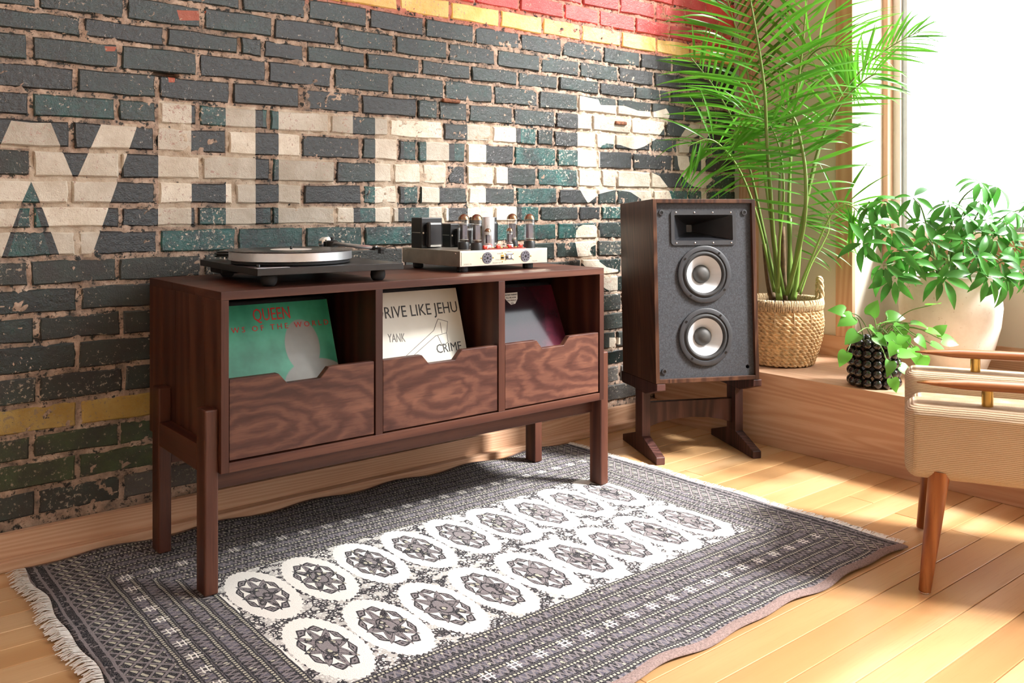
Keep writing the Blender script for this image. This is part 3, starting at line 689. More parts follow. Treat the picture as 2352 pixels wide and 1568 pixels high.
LX = ((X0 - LW, X0 - .0002), (X1 + .0002, X1 + LW)); LY = ((1.866, 1.866 + LD), (2.166, 2.166 + LD))
for (xa, xb) in LX:
    for (ya, yb_) in LY: G().box(xa, xb, ya, yb_, .0092, LT_, .004).build('leg', MT['walnut_z'], cab)
for (xa, xb) in LX: G().box(xa + .001, xb - .001, LY[0][1], LY[1][0], .268, .325, .002).build('side_rail', MT['walnut_y'], cab)
for ya in (1.905, 2.17): G().box(X0 - .0, X1, ya, ya + .022, .222, Z0 - .0003, .0012).build('apron', MT['walnut_x'], cab)

# ------------------------------------------------------------------ record sleeves
def sleeve_mat(name, kind):
    t = NT(name, .35 if kind != 'white' else .5, 0, .5); p = t.coord(); q = t.sep(p); f = t.noise(p, 7, 4, .6)
    if kind == 'green':
        c = t.ramp(t.ma('ADD', f, t.ma('MULTIPLY', q[2], -.8)), [(.15, (.06, .42, .26, 1)), (.45, (.015, .20, .115, 1)), (.7, (.02, .10, .06, 1))])
        d = t.vadd(t.map(p, (1 / .045, 0, 1 / .065)), (-.226 / .045, 0, -.200 / .065)); ln = t.n('ShaderNodeVectorMath', operation='LENGTH'); t.put(ln.inputs[0], d)
        grey = t.mix(f, (.16, .16, .15, 1), (.42, .41, .37, 1)); c = t.mix(t.step(ln.outputs['Value'], 1.03, .98), c, grey)
        d = t.vadd(t.map(p, (1 / .085, 0, 1 / .06)), (-.250 / .085, 0, -.105 / .06)); ln = t.n('ShaderNodeVectorMath', operation='LENGTH'); t.put(ln.inputs[0], d); c = t.mix(t.step(ln.outputs['Value'], 1.03, .98), c, grey)
    elif kind == 'white': c = t.ramp(f, [(.3, (.66, .63, .54, 1)), (.7, (.74, .72, .64, 1))])
    elif kind == 'dark':
        c = t.ramp(t.ma('ADD', f, t.ma('MULTIPLY', q[0], 1.6)), [(.50, (.006, .005, .008, 1)), (.80, (.022, .006, .011, 1)), (1.0, (.075, .010, .02, 1))]); t.rough(.12)
    else: c = t.ramp(f, [(.3, (.015, .014, .017, 1)), (.7, (.03, .026, .03, 1))])
    t.color(c); MT[name] = t.m; return t.m
for k in ('green', 'white', 'dark', 'plain'): sleeve_mat('sleeve_' + k, k)
SZ = .312
def sleeve(xl, y_top, z_top, lean, mat, label, group=None, thick=.0035, edge=None):
    o = thing('record_sleeve', (xl, y_top - math.sin(lean) * SZ, z_top - math.cos(lean) * SZ), label, 'record', (-lean, 0, 0), group)
    G().box(0, SZ, 0, thick, 0, SZ, .0006).build('cover', MT[mat], o, world=False); return o
cov = [(1.060 - SZ, 2.037, .605, R(21), 'sleeve_green', 'green record sleeve with red lettering and a pale grey oval'), (1.4416 - SZ, 2.007, .613, R(17.5), 'sleeve_white', 'white record sleeve with hand-drawn pencil lettering'), (1.812 - SZ, 2.022, .600, R(23.5), 'sleeve_dark', 'glossy dark maroon record sleeve with a white shield sticker')]
front = []
for k, (xl, yt, zt2, ln, m_, lab) in enumerate(cov):
    front.append(sleeve(xl, yt, zt2, ln, m_, lab))
    for j in range(4):
        dy = .011 + .0075 * j; sleeve(xl - (.001, .003, .0005)[k] - .0003 * j, yt + dy, zt2 + .004 + .002 * (j % 2), ln, 'sleeve_plain', 'dark record sleeve filed behind the ' + ('green sleeve', 'white sleeve', 'glossy maroon sleeve')[k] + ' in its drawer', 'record sleeves filed in the cabinet drawers')
    G().box(SZ - .0007, SZ + .0003, .0008, .0030, .003, SZ - .003).build('board_edge', MT['gold_board'], front[k], world=False)
def lettering(k, body, size, mat, x, z, width, rot=0.):
    return text_mesh('lettering', body, size, MT[mat], front[k], (x, -.0004, z), (math.cos(rot), 0, math.sin(rot)), (-math.sin(rot), 0, math.cos(rot)), width=width)
lettering(0, 'QUEEN', .044, 'red_ink', .112, .270, .094)
lettering(0, 'N E W S   O F   T H E   W O R L D', .0190, 'red_ink', .020, .246, .285, .0)
lettering(1, 'DRIVE LIKE JEHU', .044, 'ink', .046, .244, .258); lettering(1, 'YANK', .032, 'ink_grey', .070, .182, .052, -.06); lettering(1, 'CRIME', .034, 'ink', .214, .138, .082, .02)
g = G()
for a, b in (((.055, .10), (.165, .165)), ((.062, .09), (.168, .15)), ((.055, .10), (.062, .02)), ((.165, .165), (.185, .195)), ((.168, .15), (.205, .155)), ((.185, .195), (.215, .185)), ((.205, .155), (.215, .185)), ((.175, .15), (.185, .12)), ((.185, .12), (.205, .13)), ((.205, .13), (.205, .155)), ((.19, .185), (.19, .155))):
    g.tube([(a[0] + .050, -.0003, a[1] + .035), (b[0] + .050, -.0003, b[1] + .035)], .0008, 4)
g.build('pencil_drawing', MT['ink_grey'], front[1], world=False)
G().prism([(.112, .296), (.172, .296), (.166, .276), (.153, .262), (.136, .26), (.124, .273)], -.0005, .0, 'y').build('sticker', MT['paper_label'], front[2], world=False)
for j, s_ in enumerate(('COURTNEY BARNETT', 'TELL ME HOW', 'YOU REALLY', 'FEEL')):
    text_mesh('lettering', s_, .0062, MT['ink'], front[2], (.142, -.0009, .2875 - .0085 * j), (1, 0, 0), (0, 0, 1), align='CENTER')

# ------------------------------------------------------------------ turntable
TTL = Vector((.806, 1.875, Z1)); ang_t = R(-3.5)
tt = thing('turntable', TTL, 'black belt-drive turntable with silver platter on the walnut cabinet', 'turntable', (0, 0, ang_t))
W_, D_, hp = .368, .425, .028
pl_ = G().box(0, W_, 0, D_, hp, hp + .0158, .001).build('plinth', MT['black_satin'], tt, world=False)
for x, y in ((.045, .05), (W_ - .045, .05), (.055, D_ - .05), (W_ - .055, D_ - .05)):
    G().lathe([(.012, 0), (.017, .006), (.019, .014), (.018, .022), (.015, hp)], (x, y, 0), 20).build('foot', MT['rubber'], tt, world=False, smooth=True)
G().box(.02, .10, D_ - .11, D_ - .02, .012, hp, .003).build('motor_housing', MT['black_matte'], tt, world=False)
ct = (Matrix.Rotation(-ang_t, 3, 'Z') @ (Vector((.962, 2.035, 0)) - Vector((TTL.x, TTL.y, 0))))
pc = (ct.x, ct.y, 0)
G().lathe([(.03, hp + .0158), (.03, hp + .026)], pc, 24).build('spindle_hub', MT['black_satin'], tt, world=False)
pt = G().lathe([(.140, .052), (.1475, .054), (.1475, .0735), (.1465, .0745)], pc, 72).build('platter', MT['aluminium'], tt, world=False, ang=40)
G().lathe([(.142, .046), (.142, .052)], pc, 64).build('platter_underside', MT['black_matte'], pt, world=False)
G().lathe([(.003, .0745), (.003, .083), (.0015, .0845)], pc, 12).build('spindle', MT['black_satin'], pt, world=False, smooth=True)
mp_ = (.048, D_ - .058, 0)
mo = G().lathe([(.006, hp + .0158), (.006, .058)], mp_, 12).build('motor_shaft', MT['chrome'], tt, world=False)
G().lathe([(.016, .052), (.027, .0525), (.028, .055), (.022, .0565), (.022, .0575), (.028, .059), (.028, .0615), (.021, .063), (.021, .064), (.024, .065), (.022, .067)], mp_, 28).build('motor_pulley', MT['black_gloss'], mo, world=False, smooth=True)
G().box(.002, .078, .006, .026, hp + .0158, hp + .0168, .0004).build('name_plate', MT['aluminium'], pl_, world=False)
G().lathe([(.005, hp + .0165), (.0045, hp + .022)], (.02, .05, 0), 12).build('power_switch', MT['black_gloss'], pl_, world=False)
ap = Vector((.325, .325, 0))
ab = G().lathe([(.020, hp + .0158), (.020, .050), (.0165, .052), (.0165, .087), (.013, .0895)], ap, 24).build('arm_base', MT['black_satin'], tt, world=False, ang=40)
arm_z = .081
a0 = Vector((ap.x, ap.y, arm_z)); a1 = Vector((ap.x + .012, ap.y - .240, arm_z - .004))
ta = G().tube([a0 + Vector((0, -.012, 0)), a1], .0052, 12).build('tonearm', MT['aluminium'], tt, world=False, smooth=True)
G().lathe([(.013, .028), (.017, .03), (.017, .052), (.012, .055)], (ap.x, ap.y - .0, arm_z), 20, 'y').build('counterweight', MT['chrome'], ta, world=False, ang=40)
G().lathe([(.004, .0895), (.004, .094), (.006, .0945), (.006, .098)], ap, 12).build('bias_knob', MT['black_satin'], ta, world=False)
G().tube([a1 + Vector((0, .03, 0)), a1 + Vector((0, 0, 0))], .006, 10).build('arm_collar', MT['black_satin'], ta, world=False)
G().prism([(a1.x - .006, a1.y + .004), (a1.x + .006, a1.y + .004), (a1.x + .008, a1.y - .035), (a1.x - .006, a1.y - .035)], a1.z - .002, a1.z + .003, 'z').build('headshell', MT['black_satin'], ta, world=False)
G().box(a1.x - .005, a1.x + .005, a1.y - .032, a1.y - .016, a1.z - .012, a1.z - .002, .001).build('cartridge', MT['black_matte'], ta, world=False)
G().tube([a1 + Vector((.008, -.03, .002)), a1 + Vector((.02, -.04, .006)), a1 + Vector((.026, -.05, .004)), a1 + Vector((.028, -.056, -.004))], .0012, 6).build('finger_lift', MT['black_satin'], ta, world=False)
G().lathe([(.0035, hp + .0158), (.0035, .078)], (ap.x + .026, ap.y - .03, 0), 10).build('arm_rest', MT['chrome'], tt, world=False)
wpos = tt.matrix_basis @ Vector(pc) if False else Vector((.962, 2.035, 0))
vr = thing('vinyl_record', (wpos.x, wpos.y, Z1 + .0747), 'black vinyl record with cream centre label lying on the turntable platter', 'record')
t = NT('vinyl_grooves', .22, 0, .6, (.008, .008, .009, 1)); t.bump(t.wave(t.coord(), 260, 0, 0, 1, 'RINGS', 'Z'), .35, .0005); t.color(t.ramp(t.noise(t.coord(), 12, 2), [(.3, (.007, .007, .008, 1)), (.7, (.012, .012, .013, 1))]))
G().lathe([(.1505, 0), (.1515, .0008), (.1505, .0018), (.053, .0016)], n=72).build('disc', t.m, vr, world=False)
G().lathe([(.050, .0016), (.050, .0021)], n=48).build('centre_label', MT['paper_label'], vr, world=False)

# ------------------------------------------------------------------ valve amplifier
AX0, AX1, AY0, AY1 = 1.417, 1.735, 1.953, 2.245; AZ = Z1 + .0168
am = thing('valve_amplifier', ((AX0 + AX1) / 2, (AY0 + AY1) / 2, Z1), 'vintage nickel-plated valve amplifier with glowing-free glass tubes on the cabinet'.replace('glowing-free ', 'four tall '), 'amplifier')
AT = AZ + .043
ch_ = G().box(AX0, AX1, AY0, AY1, AZ, AT, .0012).build('chassis', MT['nickel'], am)
G().box(AX0 + .004, AX1 - .004, AY0 - .0012, AY0, AZ + .003, AT - .003, .0004).build('front_plate', plain('brushed_gold', (.74, .69, .55, 1), .32, 1, nscale=30, var=.06), ch_)
for x in (AX0 + .03, AX1 - .05):
    for y in (AY0 + .03, AY1 - .04): G().lathe([(.013, Z1), (.0155, Z1 + .003), (.0155, AZ)], (x, y, 0), 20).build('foot', MT['rubber'], am)
for y, z in ((AY0 + .02, AT - .008), (AY1 - .02, AT - .006)): G().ball((AX0 - .0005, y, z), (.001, .0028, .0028), 10, 6).build('screw', MT['chrome'], ch_)
def socket(x):
    z = AZ + .0215; s_ = G().lathe([(.0165, AY0 - .003), (.0165, AY0 - .001)], (x, 0, z), 28, 'y').build('octal_socket', MT['gunmetal'], ch_)
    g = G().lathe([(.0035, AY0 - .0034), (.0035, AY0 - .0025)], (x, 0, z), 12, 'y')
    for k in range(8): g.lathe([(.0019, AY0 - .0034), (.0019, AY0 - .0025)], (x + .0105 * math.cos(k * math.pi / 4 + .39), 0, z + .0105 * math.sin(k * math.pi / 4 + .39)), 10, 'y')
    g.build('pin_shade_discs', MT['black_gloss'], s_)  # solid black discs, coloured as the shade inside the pin holes
    for sx in (-.021, .021): G().ball((x + sx, AY0 - .0015, z), (.0022, .0015, .0022), 8, 6).build('screw', MT['brass'], s_)
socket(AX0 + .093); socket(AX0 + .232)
g = G().box(AX0 + .142, AX0 + .152, AY0 - .002, AY0 - .001, AZ + .014, AZ + .029); sw = g.build('mode_switch', MT['brass'], ch_); G().box(AX0 + .1445, AX0 + .1495, AY0 - .006, AY0 - .002, AZ + .018, AZ + .023).build('switch_toggle', MT['black_gloss'], sw)
ip = G().box(AX0 + .160, AX0 + .185, AY0 - .0025, AY0 - .001, AZ + .014, AZ + .031, .0006).build('input_jacks', MT['gunmetal'], ch_)
for x in (.1665, .178): G().lathe([(.0048, AY0 - .010), (.0048, AY0 - .002)], (AX0 + x, 0, AZ + .0225), 14, 'y').build('jack', MT['nickel'], ip); 
for x, z in ((.147, .034), (.147, .009), (.158, .031), (.158, .014), (.187, .031), (.187, .014)): G().ball((AX0 + x, AY0 - .0015, AZ + z), (.002, .0012, .002), 8, 6).build('screw', MT['brass'], ch_)
for (s_, x, z) in (('STEREO 70', .012, .0045), ('PREAMP INPUT', .1115, .0045), ('MONO', .128, .030), ('STEREO', .122, .013), ('INPUT', .164, .0345), ('PREAMP', .258, .0045)):
    text_mesh('lettering', s_, .0055, MT['ink_grey'], ch_, (AX0 + x - am.location.x, AY0 - .0013 - am.location.y, AZ + z - am.location.z), (1, 0, 0), (0, 0, 1), .0001)
def transformer(x0, x1, y0, y1, h, axis):
    t_ = G().box(x0, x1, y0, y1, AT, AT + h, .002).build('transformer', MT['black_satin'], am)
    if axis == 'x':
        for xa, xb in ((x0 - .018, x0), (x1, x1 + .018)): G().box(xa, xb, y0 + .010, y1 - .010, AT + .002, AT + h - .012, .008).build('end_bell', MT['black_gloss'], t_, smooth=False)
    else:
        for ya, yb2 in ((y0 - .022, y0), (y1, y1 + .018)): G().box(x0 + .010, x1 - .010, ya, yb2, AT + .002, AT + h - .012, .008).build('end_bell', MT['black_gloss'], t_)
    for xx in (x0 + .006, x1 - .006): G().ball((xx, y0 - .001, AT + h * .5), (.003, .002, .003), 8, 6).build('bolt', MT['nickel'], t_)
    G().box(x0 - .0004, x0, y0 + .006, y1 - .006, AT + h * .50, AT + h * .50 + .0018).build('seam', MT['nickel'], t_); return t_
transformer(AX0 + .012, AX0 + .085, AY1 - .085, AY1 - .030, .089, 'y')
transformer(AX0 + .225, AX0 + .300, AY1 - .075, AY1 - .030, .089, 'y')
transformer(AX0 + .115, AX0 + .205, AY1 - .085, AY1 - .025, .070, 'y')
G().lathe([(.0185, AT), (.019, AT + .002), (.019, AT + .088), (.0175, AT + .090)], (AX0 + .197, AY0 + .128, 0), 32).build('filter_capacitor', MT['aluminium'], am, ang=40)
def valve(x, y, h, r, big=True):
    b_ = G().lathe([(r * 1.02, AT), (r * 1.02, AT + h * .185), (r * .95, AT + h * .2)], (x, y, 0), 24).build('valve', MT['black_satin'] if big else MT['white_ceramic'], am, ang=40)
    z0 = AT + h * .2; zt3 = AT + h; dome = [(r * math.cos(a), zt3 - r + r * math.sin(a)) for a in [R(q) for q in (0, 25, 50, 70, 84)]]
    G().lathe([(r * .9, z0)] + [(r, z0 + .003)] + dome, (x, y, 0), 24).build('glass_envelope', MT['tube_glass'], b_, smooth=True)
    G().lathe([(q[0] * .985, q[1] - .0003) for q in dome], (x, y, 0), 24, cap0=False).build('getter_flash', MT['getter'], b_, smooth=True)
    G().box(x - r * .55, x + r * .55, y - r * .38, y + r * .38, z0 + h * .09, zt3 - r - h * .14, .001).build('anode_plate', MT['gunmetal'], b_)
    for zz in (z0 + h * .07, zt3 - r - h * .13): G().lathe([(r * .8, zz), (r * .8, zz + .0008)], (x, y, 0), 20).build('mica_spacer', MT['white_ceramic'], b_)
    if not big: G().lathe([(.0035, zt3 - .001), (.001, zt3 + .008)], (x, y, 0), 10).build('glass_tip', MT['tube_glass'], b_)
    return b_
for (x, y) in ((.075, .085), (.078, .028), (.262, .095), (.279, .035)): valve(AX0 + x, AY0 + y, .101, .0165)
for (x, y) in ((.133, .048), (.222, .058)): valve(AX0 + x, AY0 + y, .060, .0102, False)
pcb_ = G().box(AX0 + .100, AX0 + .250, AY0 + .018, AY0 + .092, AT, AT + .0022).build('circuit_board', MT['pcb'], am)
for (x, y) in ((.106, .026), (.152, .024), (.198, .030), (.245, .036), (.104, .070), (.165, .080)): G().box(AX0 + x - .007, AX0 + x + .007, AY0 + y - .004, AY0 + y + .004, AT + .0022, AT + .0125, .003).build('capacitor', MT['red_cap'], pcb_)
for k in range(9): G().tube([(AX0 + .115 + .014 * k, AY0 + .020 + .004 * (k % 3), AT + .0045), (AX0 + .124 + .014 * k, AY0 + .022 + .004 * (k % 3), AT + .0045)], .0018, 6).build('resistor', MT['brass' if k % 2 else 'pcb'], pcb_)

# ------------------------------------------------------------------ speaker and its stand
SYAW, STILT = R(-26.7), R(2.9); SW, SH, SD = .366, .600, .315
SBL = Vector((2.174, 1.917, .2645))
sp = thing('loudspeaker', SBL, 'rosewood floor loudspeaker with horn tweeter and two white-coned woofers', 'speaker', (-STILT, 0, SYAW))
E_ = .0135
G().box(0, E_, 0, SD, 0, SH, .001).build('side_panel', MT['rosewood'], sp, world=False); G().box(SW - E_, SW, 0, SD, 0, SH, .001).build('side_panel', MT['rosewood'], sp, world=False)
G().box(E_, SW - E_, 0, SD, SH - E_, SH, .001).build('top_panel', MT['rosewood'], sp, world=False); G().box(E_, SW - E_, 0, SD, 0, E_, .001).build('bottom_panel', MT['rosewood'], sp, world=False)
G().box(E_, SW - E_, SD - .012, SD - .002, E_, SH - E_).build('back_panel', MT['black_matte'], sp, world=False)
BY = .012
hx0, hx1, hz0, hz1 = .078, .286, .463, .548
ya, yb_ = BY, BY + .018
def ring_plate(g, x, z, hs, r, n=48):
    """square plate of half side hs with a round hole"""
    o = []; i = []
    for k in range(n):
        q = 2 * math.pi * (k + .5) / n; c, s_ = math.cos(q), math.sin(q); m_ = hs / max(abs(c), abs(s_)); o.append((x + c * m_, z + s_ * m_)); i.append((x + r * c, z + r * s_))
    for k in range(n // 8, n, n // 4):
        q = math.pi / 4 + math.pi / 2 * (k // (n // 4)); o[k] = (x + hs * (1 if math.cos(q) > 0 else -1), z + hs * (1 if math.sin(q) > 0 else -1))
    vs = [(p[0], y_, p[1]) for y_ in (ya, yb_) for p in o + i]; m2 = 2 * n
    fs = [(k, (k + 1) % n, n + (k + 1) % n, n + k) for k in range(n)] + [(n + k, n + (k + 1) % n, m2 + n + (k + 1) % n, m2 + n + k) for k in range(n)]
    g.add(vs, fs)
g = G(); WX, WZ, WH = .181, (.351, .145), .0965
g.box(E_, SW - E_, ya, yb_, hz1, SH - E_); g.box(E_, hx0, ya, yb_, hz0, hz1); g.box(hx1, SW - E_, ya, yb_, hz0, hz1); g.box(E_, SW - E_, ya, yb_, WZ[0] + WH, hz0)
g.box(E_, SW - E_, ya, yb_, WZ[1] + WH, WZ[0] - WH); g.box(E_, .3075, ya, yb_, E_, WZ[1] - WH); g.box(.3075, SW - E_, ya, yb_, E_, .0195); ring_plate(g, .330, .042, .0225, .0065, 24); g.box(.3075, SW - E_, ya, yb_, .0645, WZ[1] + WH)
for z in WZ: g.box(E_, WX - WH, ya, yb_, z - WH, z + WH); g.box(WX + WH, SW - E_ if z > .2 else .3075, ya, yb_, z - WH, z + WH); ring_plate(g, WX, z, WH, .0795)
bf = g.build('baffle', MT['baffle'], sp, world=False)
def rrect(x0, x1, z0, z1, r, n=5):
    p = []
    for cx, cz, a in ((x1 - r, z1 - r, 0), (x0 + r, z1 - r, 90), (x0 + r, z0 + r, 180), (x1 - r, z0 + r, 270)):
        for k in range(n + 1): q = R(a + 90 * k / n); p.append((cx + r * math.cos(q), cz + r * math.sin(q)))
    return p
o_ = rrect(hx0 - .012, hx1 + .012, hz0 - .015, hz1 + .015, .012); i_ = rrect(hx0, hx1, hz0, hz1, .004); n_ = len(o_)
g = G().add([(x, BY - .004, z) for x, z in o_] + [(x, BY - .004, z) for x, z in i_] + [(x, BY, z) for x, z in o_] + [(x, BY + .02, z) for x, z in i_],
    [(k, (k + 1) % n_, n_ + (k + 1) % n_, n_ + k) for k in range(n_)] + [(2 * n_ + k, 2 * n_ + (k + 1) % n_, (k + 1) % n_, k) for k in range(n_)] + [(n_ + k, n_ + (k + 1) % n_, 3 * n_ + (k + 1) % n_, 3 * n_ + k) for k in range(n_)])
hf = g.build('horn_flange', MT['driver_frame'], sp, world=False)
t0 = rrect(.172, .192, hz0 + .030, hz1 - .030, .003)
G().add([(x, BY - .003, z) for x, z in i_] + [(x, BY + .115, z) for x, z in t0], [(k, (k + 1) % n_, n_ + (k + 1) % n_, n_ + k) for k in range(n_)] + [[n_ + k for k in range(n_)]]).build('horn_throat', MT['horn'], hf, world=False)
for k in range(4):
    for z in (hz0 - .008, hz1 + .008): G().ball((hx0 + .006 + (hx1 - hx0 - .012) * k / 3, BY - .0045, z), (.0026, .0015, .0026), 8, 6).build('screw', MT['chrome'], hf, world=False)
def woofer(x, z):
    Rw = .0945; prof = [(Rw, BY), (Rw, BY - .006), (Rw - .003, BY - .0075), (.080, BY - .007), (.078, BY - .004)]
    fr = G().lathe(prof, (x, 0, z), 56, 'y', cap0=False, cap1=False).build('woofer', MT['driver_frame'], sp, world=False, ang=35)
    G().lathe([(.079, BY - .004), (.077, BY - .002), (.0735, BY - .007), (.069, BY - .009), (.064, BY - .006), (.0615, BY - .001)], (x, 0, z), 56, 'y', cap0=False, cap1=False).build('surround', MT['rubber'], fr, world=False, smooth=True)
    G().lathe([(.062, BY - .001), (.045, BY + .014), (.0285, BY + .026)], (x, 0, z), 56, 'y', cap0=False, cap1=False).build('cone', MT['cone'], fr, world=False, smooth=True)
    G().lathe([(.0305, BY + .024), (.028, BY + .014), (.020, BY + .007), (.010, BY + .0035), (.001, BY + .003)], (x, 0, z), 40, 'y', cap0=False).build('dust_cap', MT['dust_cap'], fr, world=False, smooth=True)
    for a in (45, 135, 225, 315): G().lathe([(.0038, BY - .0085), (.0038, BY - .006)], (x + .0865 * math.cos(R(a + 8)), 0, z + .0865 * math.sin(R(a + 8))), 12, 'y').build('screw', MT['black_gloss'], fr, world=False)
woofer(.181, .351); woofer(.181, .145)
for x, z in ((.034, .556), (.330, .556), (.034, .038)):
    q = G().lathe([(.0095, BY), (.0095, BY - .004), (.005, BY - .0045)], (x, 0, z), 20, 'y', cap1=False).build('grille_socket', MT['driver_frame'], bf, world=False); G().lathe([(.005, BY - .0035), (.005, BY - .003)], (x, 0, z), 16, 'y').build('socket_shade_disc', MT['black_gloss'], q, world=False)  # flat black disc stands for the dark inside each socket opening

st = thing('speaker_stand', (2.182, 1.918, 0), 'dark wooden trestle stand under the loudspeaker with two sledge feet', 'stand', (0, 0, SYAW))
def sy(y): return SBL.z - y * math.tan(STILT) - .0012
SPO = (Matrix.Rotation(-SYAW, 3, 'Z') @ (SBL - Vector((2.182, 1.918, 0))))
def stz(y): return SPO.z - (y - SPO.y) * math.tan(STILT) - .0014
for x0 in (-.004, .338):
    x1 = x0 + .030
    G().prism([(0, 0), (.32, 0), (.32, .022), (.19, .062), (.13, .062), (0, .024)], x0, x1, 'x', b=.0015).build('foot', MT['stand_wood'], st, world=False)
    G().box(x0, x1, .128, .192, .0605, .212, .0015).build('post', MT['stand_wood'], st, world=False)
    G().prism([(-.004, stz(-.004)), (-.004, stz(-.004) - .022), (.10, .211), (.22, .211), (.325, stz(.325) - .040), (.335, stz(.335) - .030), (.335, stz(.335))], x0, x1, 'x', b=.0015).build('bracket', MT['stand_wood'], st, world=False)
bz = [(.026, .170), (.338, .170), (.338, .085), (.30, .098), (.25, .108), (.182, .112), (.115, .108), (.065, .098), (.026, .085)]
G().prism(bz, .15, .172, 'y', b=.001).build('brace', MT['stand_wood'], st, world=False)

# ------------------------------------------------------------------ basket with palm
BC = Vector((2.872, 1.918, PZ)); BH = .245
def brad(t): return .112 + .034 * math.sin(min(1, t * 1.25) * math.pi / 2) - .006 * max(0, t - .8) * 5
bk = thing('woven_basket', BC, 'woven seagrass basket with wrapped rim and looped handles holding the palm', 'basket')
G().lathe([(.108, .004)] + [(brad(k / 10) - .006, .004 + (BH - .03) * k / 10) for k in range(11)], BC, 40, cap1=False).build('lining', MT['seagrass'], bk)
NR = 17
for r_ in range(NR):
    t = (r_ + .5) / NR; zc = .006 + (BH - .045) * t; g = G(); ns = 120
    for ph in (0, math.pi):
        pts = []
        for k in range(ns + 1):
            a = 2 * math.pi * k / ns; q = math.sin(a * 21 + ph + r_ * 1.9); rr = brad(t) + .0035 * q; pts.append((BC.x + rr * math.cos(a), BC.y + rr * math.sin(a), BC.z + zc + .0042 * math.cos(a * 21 + ph + r_ * 1.9)))
        g.tube(pts, [.0052 + .0012 * math.sin(k * 1.3) for k in range(ns + 1)], 6, cap=False)
    g.build('braid', MT['seagrass'], bk, smooth=True)
for k in range(14):
    a = 2 * math.pi * k / 14; G().tube([(BC.x + (brad(t / 8) + .0065) * math.cos(a), BC.y + (brad(t / 8) + .0065) * math.sin(a), BC.z + .05 + (BH - .085) * t / 8) for t in range(9)], .0018, 5).build('stake', MT['rope'], bk, smooth=True)
g = G(); nrim = 150
for k in range(nrim):
    a = 2 * math.pi * k / nrim; c_ = Vector((BC.x + .143 * math.cos(a), BC.y + .143 * math.sin(a), BC.z + BH - .020)); d = Vector((math.cos(a), math.sin(a), 0)); tw = rf.uniform(-.003, .003)
    pts = [c_ + d * (.008 * math.cos(q)) + Vector((0, 0, .0205 * math.sin(q))) + Vector((-d.y, d.x, 0)) * tw * math.sin(q) for q in [2 * math.pi * m / 10 for m in range(11)]]
    g.tube(pts, .0031, 5, cap=False)
g.build('wrapped_rim', MT['rope'], bk, smooth=True, kind='stuff')
def handle(a):
    d = Vector((math.cos(a), math.sin(a), 0)); s_ = Vector((-d.y, d.x, 0)); c_ = BC + d * .142 + Vector((0, 0, BH - .03)); g = G()
    path = [c_ + s_ * (.024 * math.cos(q)) * (1.0 + .15 * math.sin(q)) + Vector((0, 0, .105 * math.sin(q))) for q in [math.pi * m / 24 for m in range(25)]]
    for ph in (0, 2.09, 4.19):
        g.tube([p + (d * math.cos(k * .8 + ph) + Vector((0, 0, 1)).cross(d) * math.sin(k * .8 + ph)) * .0055 for k, p in enumerate(path)], .0058, 6)
    g.build('handle', MT['rope'], bk, smooth=True)
handle(R(-42)); handle(R(138))
so = G(); so.lathe([(.134, BH - .034), (.09, BH - .026), (.04, BH - .022), (.001, BH - .02)], BC, 36, cap0=False)
for k in range(120):
    a, r_ = rf.uniform(0, 6.28), .13 * math.sqrt(rf.random()); q = rf.uniform(.003, .008); so.ball((BC.x + r_ * math.cos(a), BC.y + r_ * math.sin(a), BC.z + BH - .027 + q * .3), (q, q * .8, q * .6), 5, 4)
so.build('soil', MT['soil'], bk, kind='stuff')

def leaf_mesh(name, L, width, seg, bend, fold, mat, power=.7, tipdrop=0.):
    g = G(); vs = []; fs = []
    for i in range(seg + 1):
        t = i / seg; w_ = width * math.sin(math.pi * min(.999, max(.02, t)) ** power) if t < 1 else .0002; w_ = max(w_, .0003)
        x = L * t; z = -bend * t * t * L - tipdrop * t ** 4 * L
        vs += [(x, -w_, z + fold * w_), (x, 0, z), (x, w_, z + fold * w_)]
    for i in range(seg):
        a = 3 * i; fs += [(a, a + 3, a + 4, a + 1), (a + 1, a + 4, a + 5, a + 2)]
    g.add(vs, fs); me = g.mesh(name, MT[mat], smooth=True); return me
def leaf_matrix(p, d, up, scale, roll=0., sw=1.):
    x = d.normalized(); y = up.cross(x)
    if y.length < 1e-4: y = x.orthogonal()
    y.normalize(); z = x.cross(y); M = Matrix((x, y, z)).transposed().to_4x4()
    M = Matrix.Translation(p) @ M @ Matrix.Rotation(roll, 4, 'X') @ Matrix.Diagonal((scale, scale * sw, scale, 1)); return M
def catmull(P, n):
    out = []; Q = [P[0] * 2 - P[1]] + P + [P[-1] * 2 - P[-2]]
    for k in range(1, len(Q) - 2):
        for j in range(n):
            t = j / n; a, b, c, d = Q[k - 1], Q[k], Q[k + 1], Q[k + 2]
            out.append(.5 * (2 * b + (c - a) * t + (2 * a - 5 * b + 4 * c - d) * t * t + (3 * b - a - 3 * c + d) * t ** 3))
    out.append(P[-1]); return out
PALM = thing('palm', (BC.x, BC.y, BC.z + BH - .03), 'tall green palm with long feathery fronds growing in the woven basket', 'plant')
pl_mesh = {m: [leaf_mesh('leaflet', 1, .024, 7, b, .5, m, .8, dr) for b, dr in ((.10, .05), (.22, .15), (.05, .35))] for m in ('palm_leaf',)}
rpalm = random.Random(21); CAMV = Vector((0, 0, CH)); budget = [300]
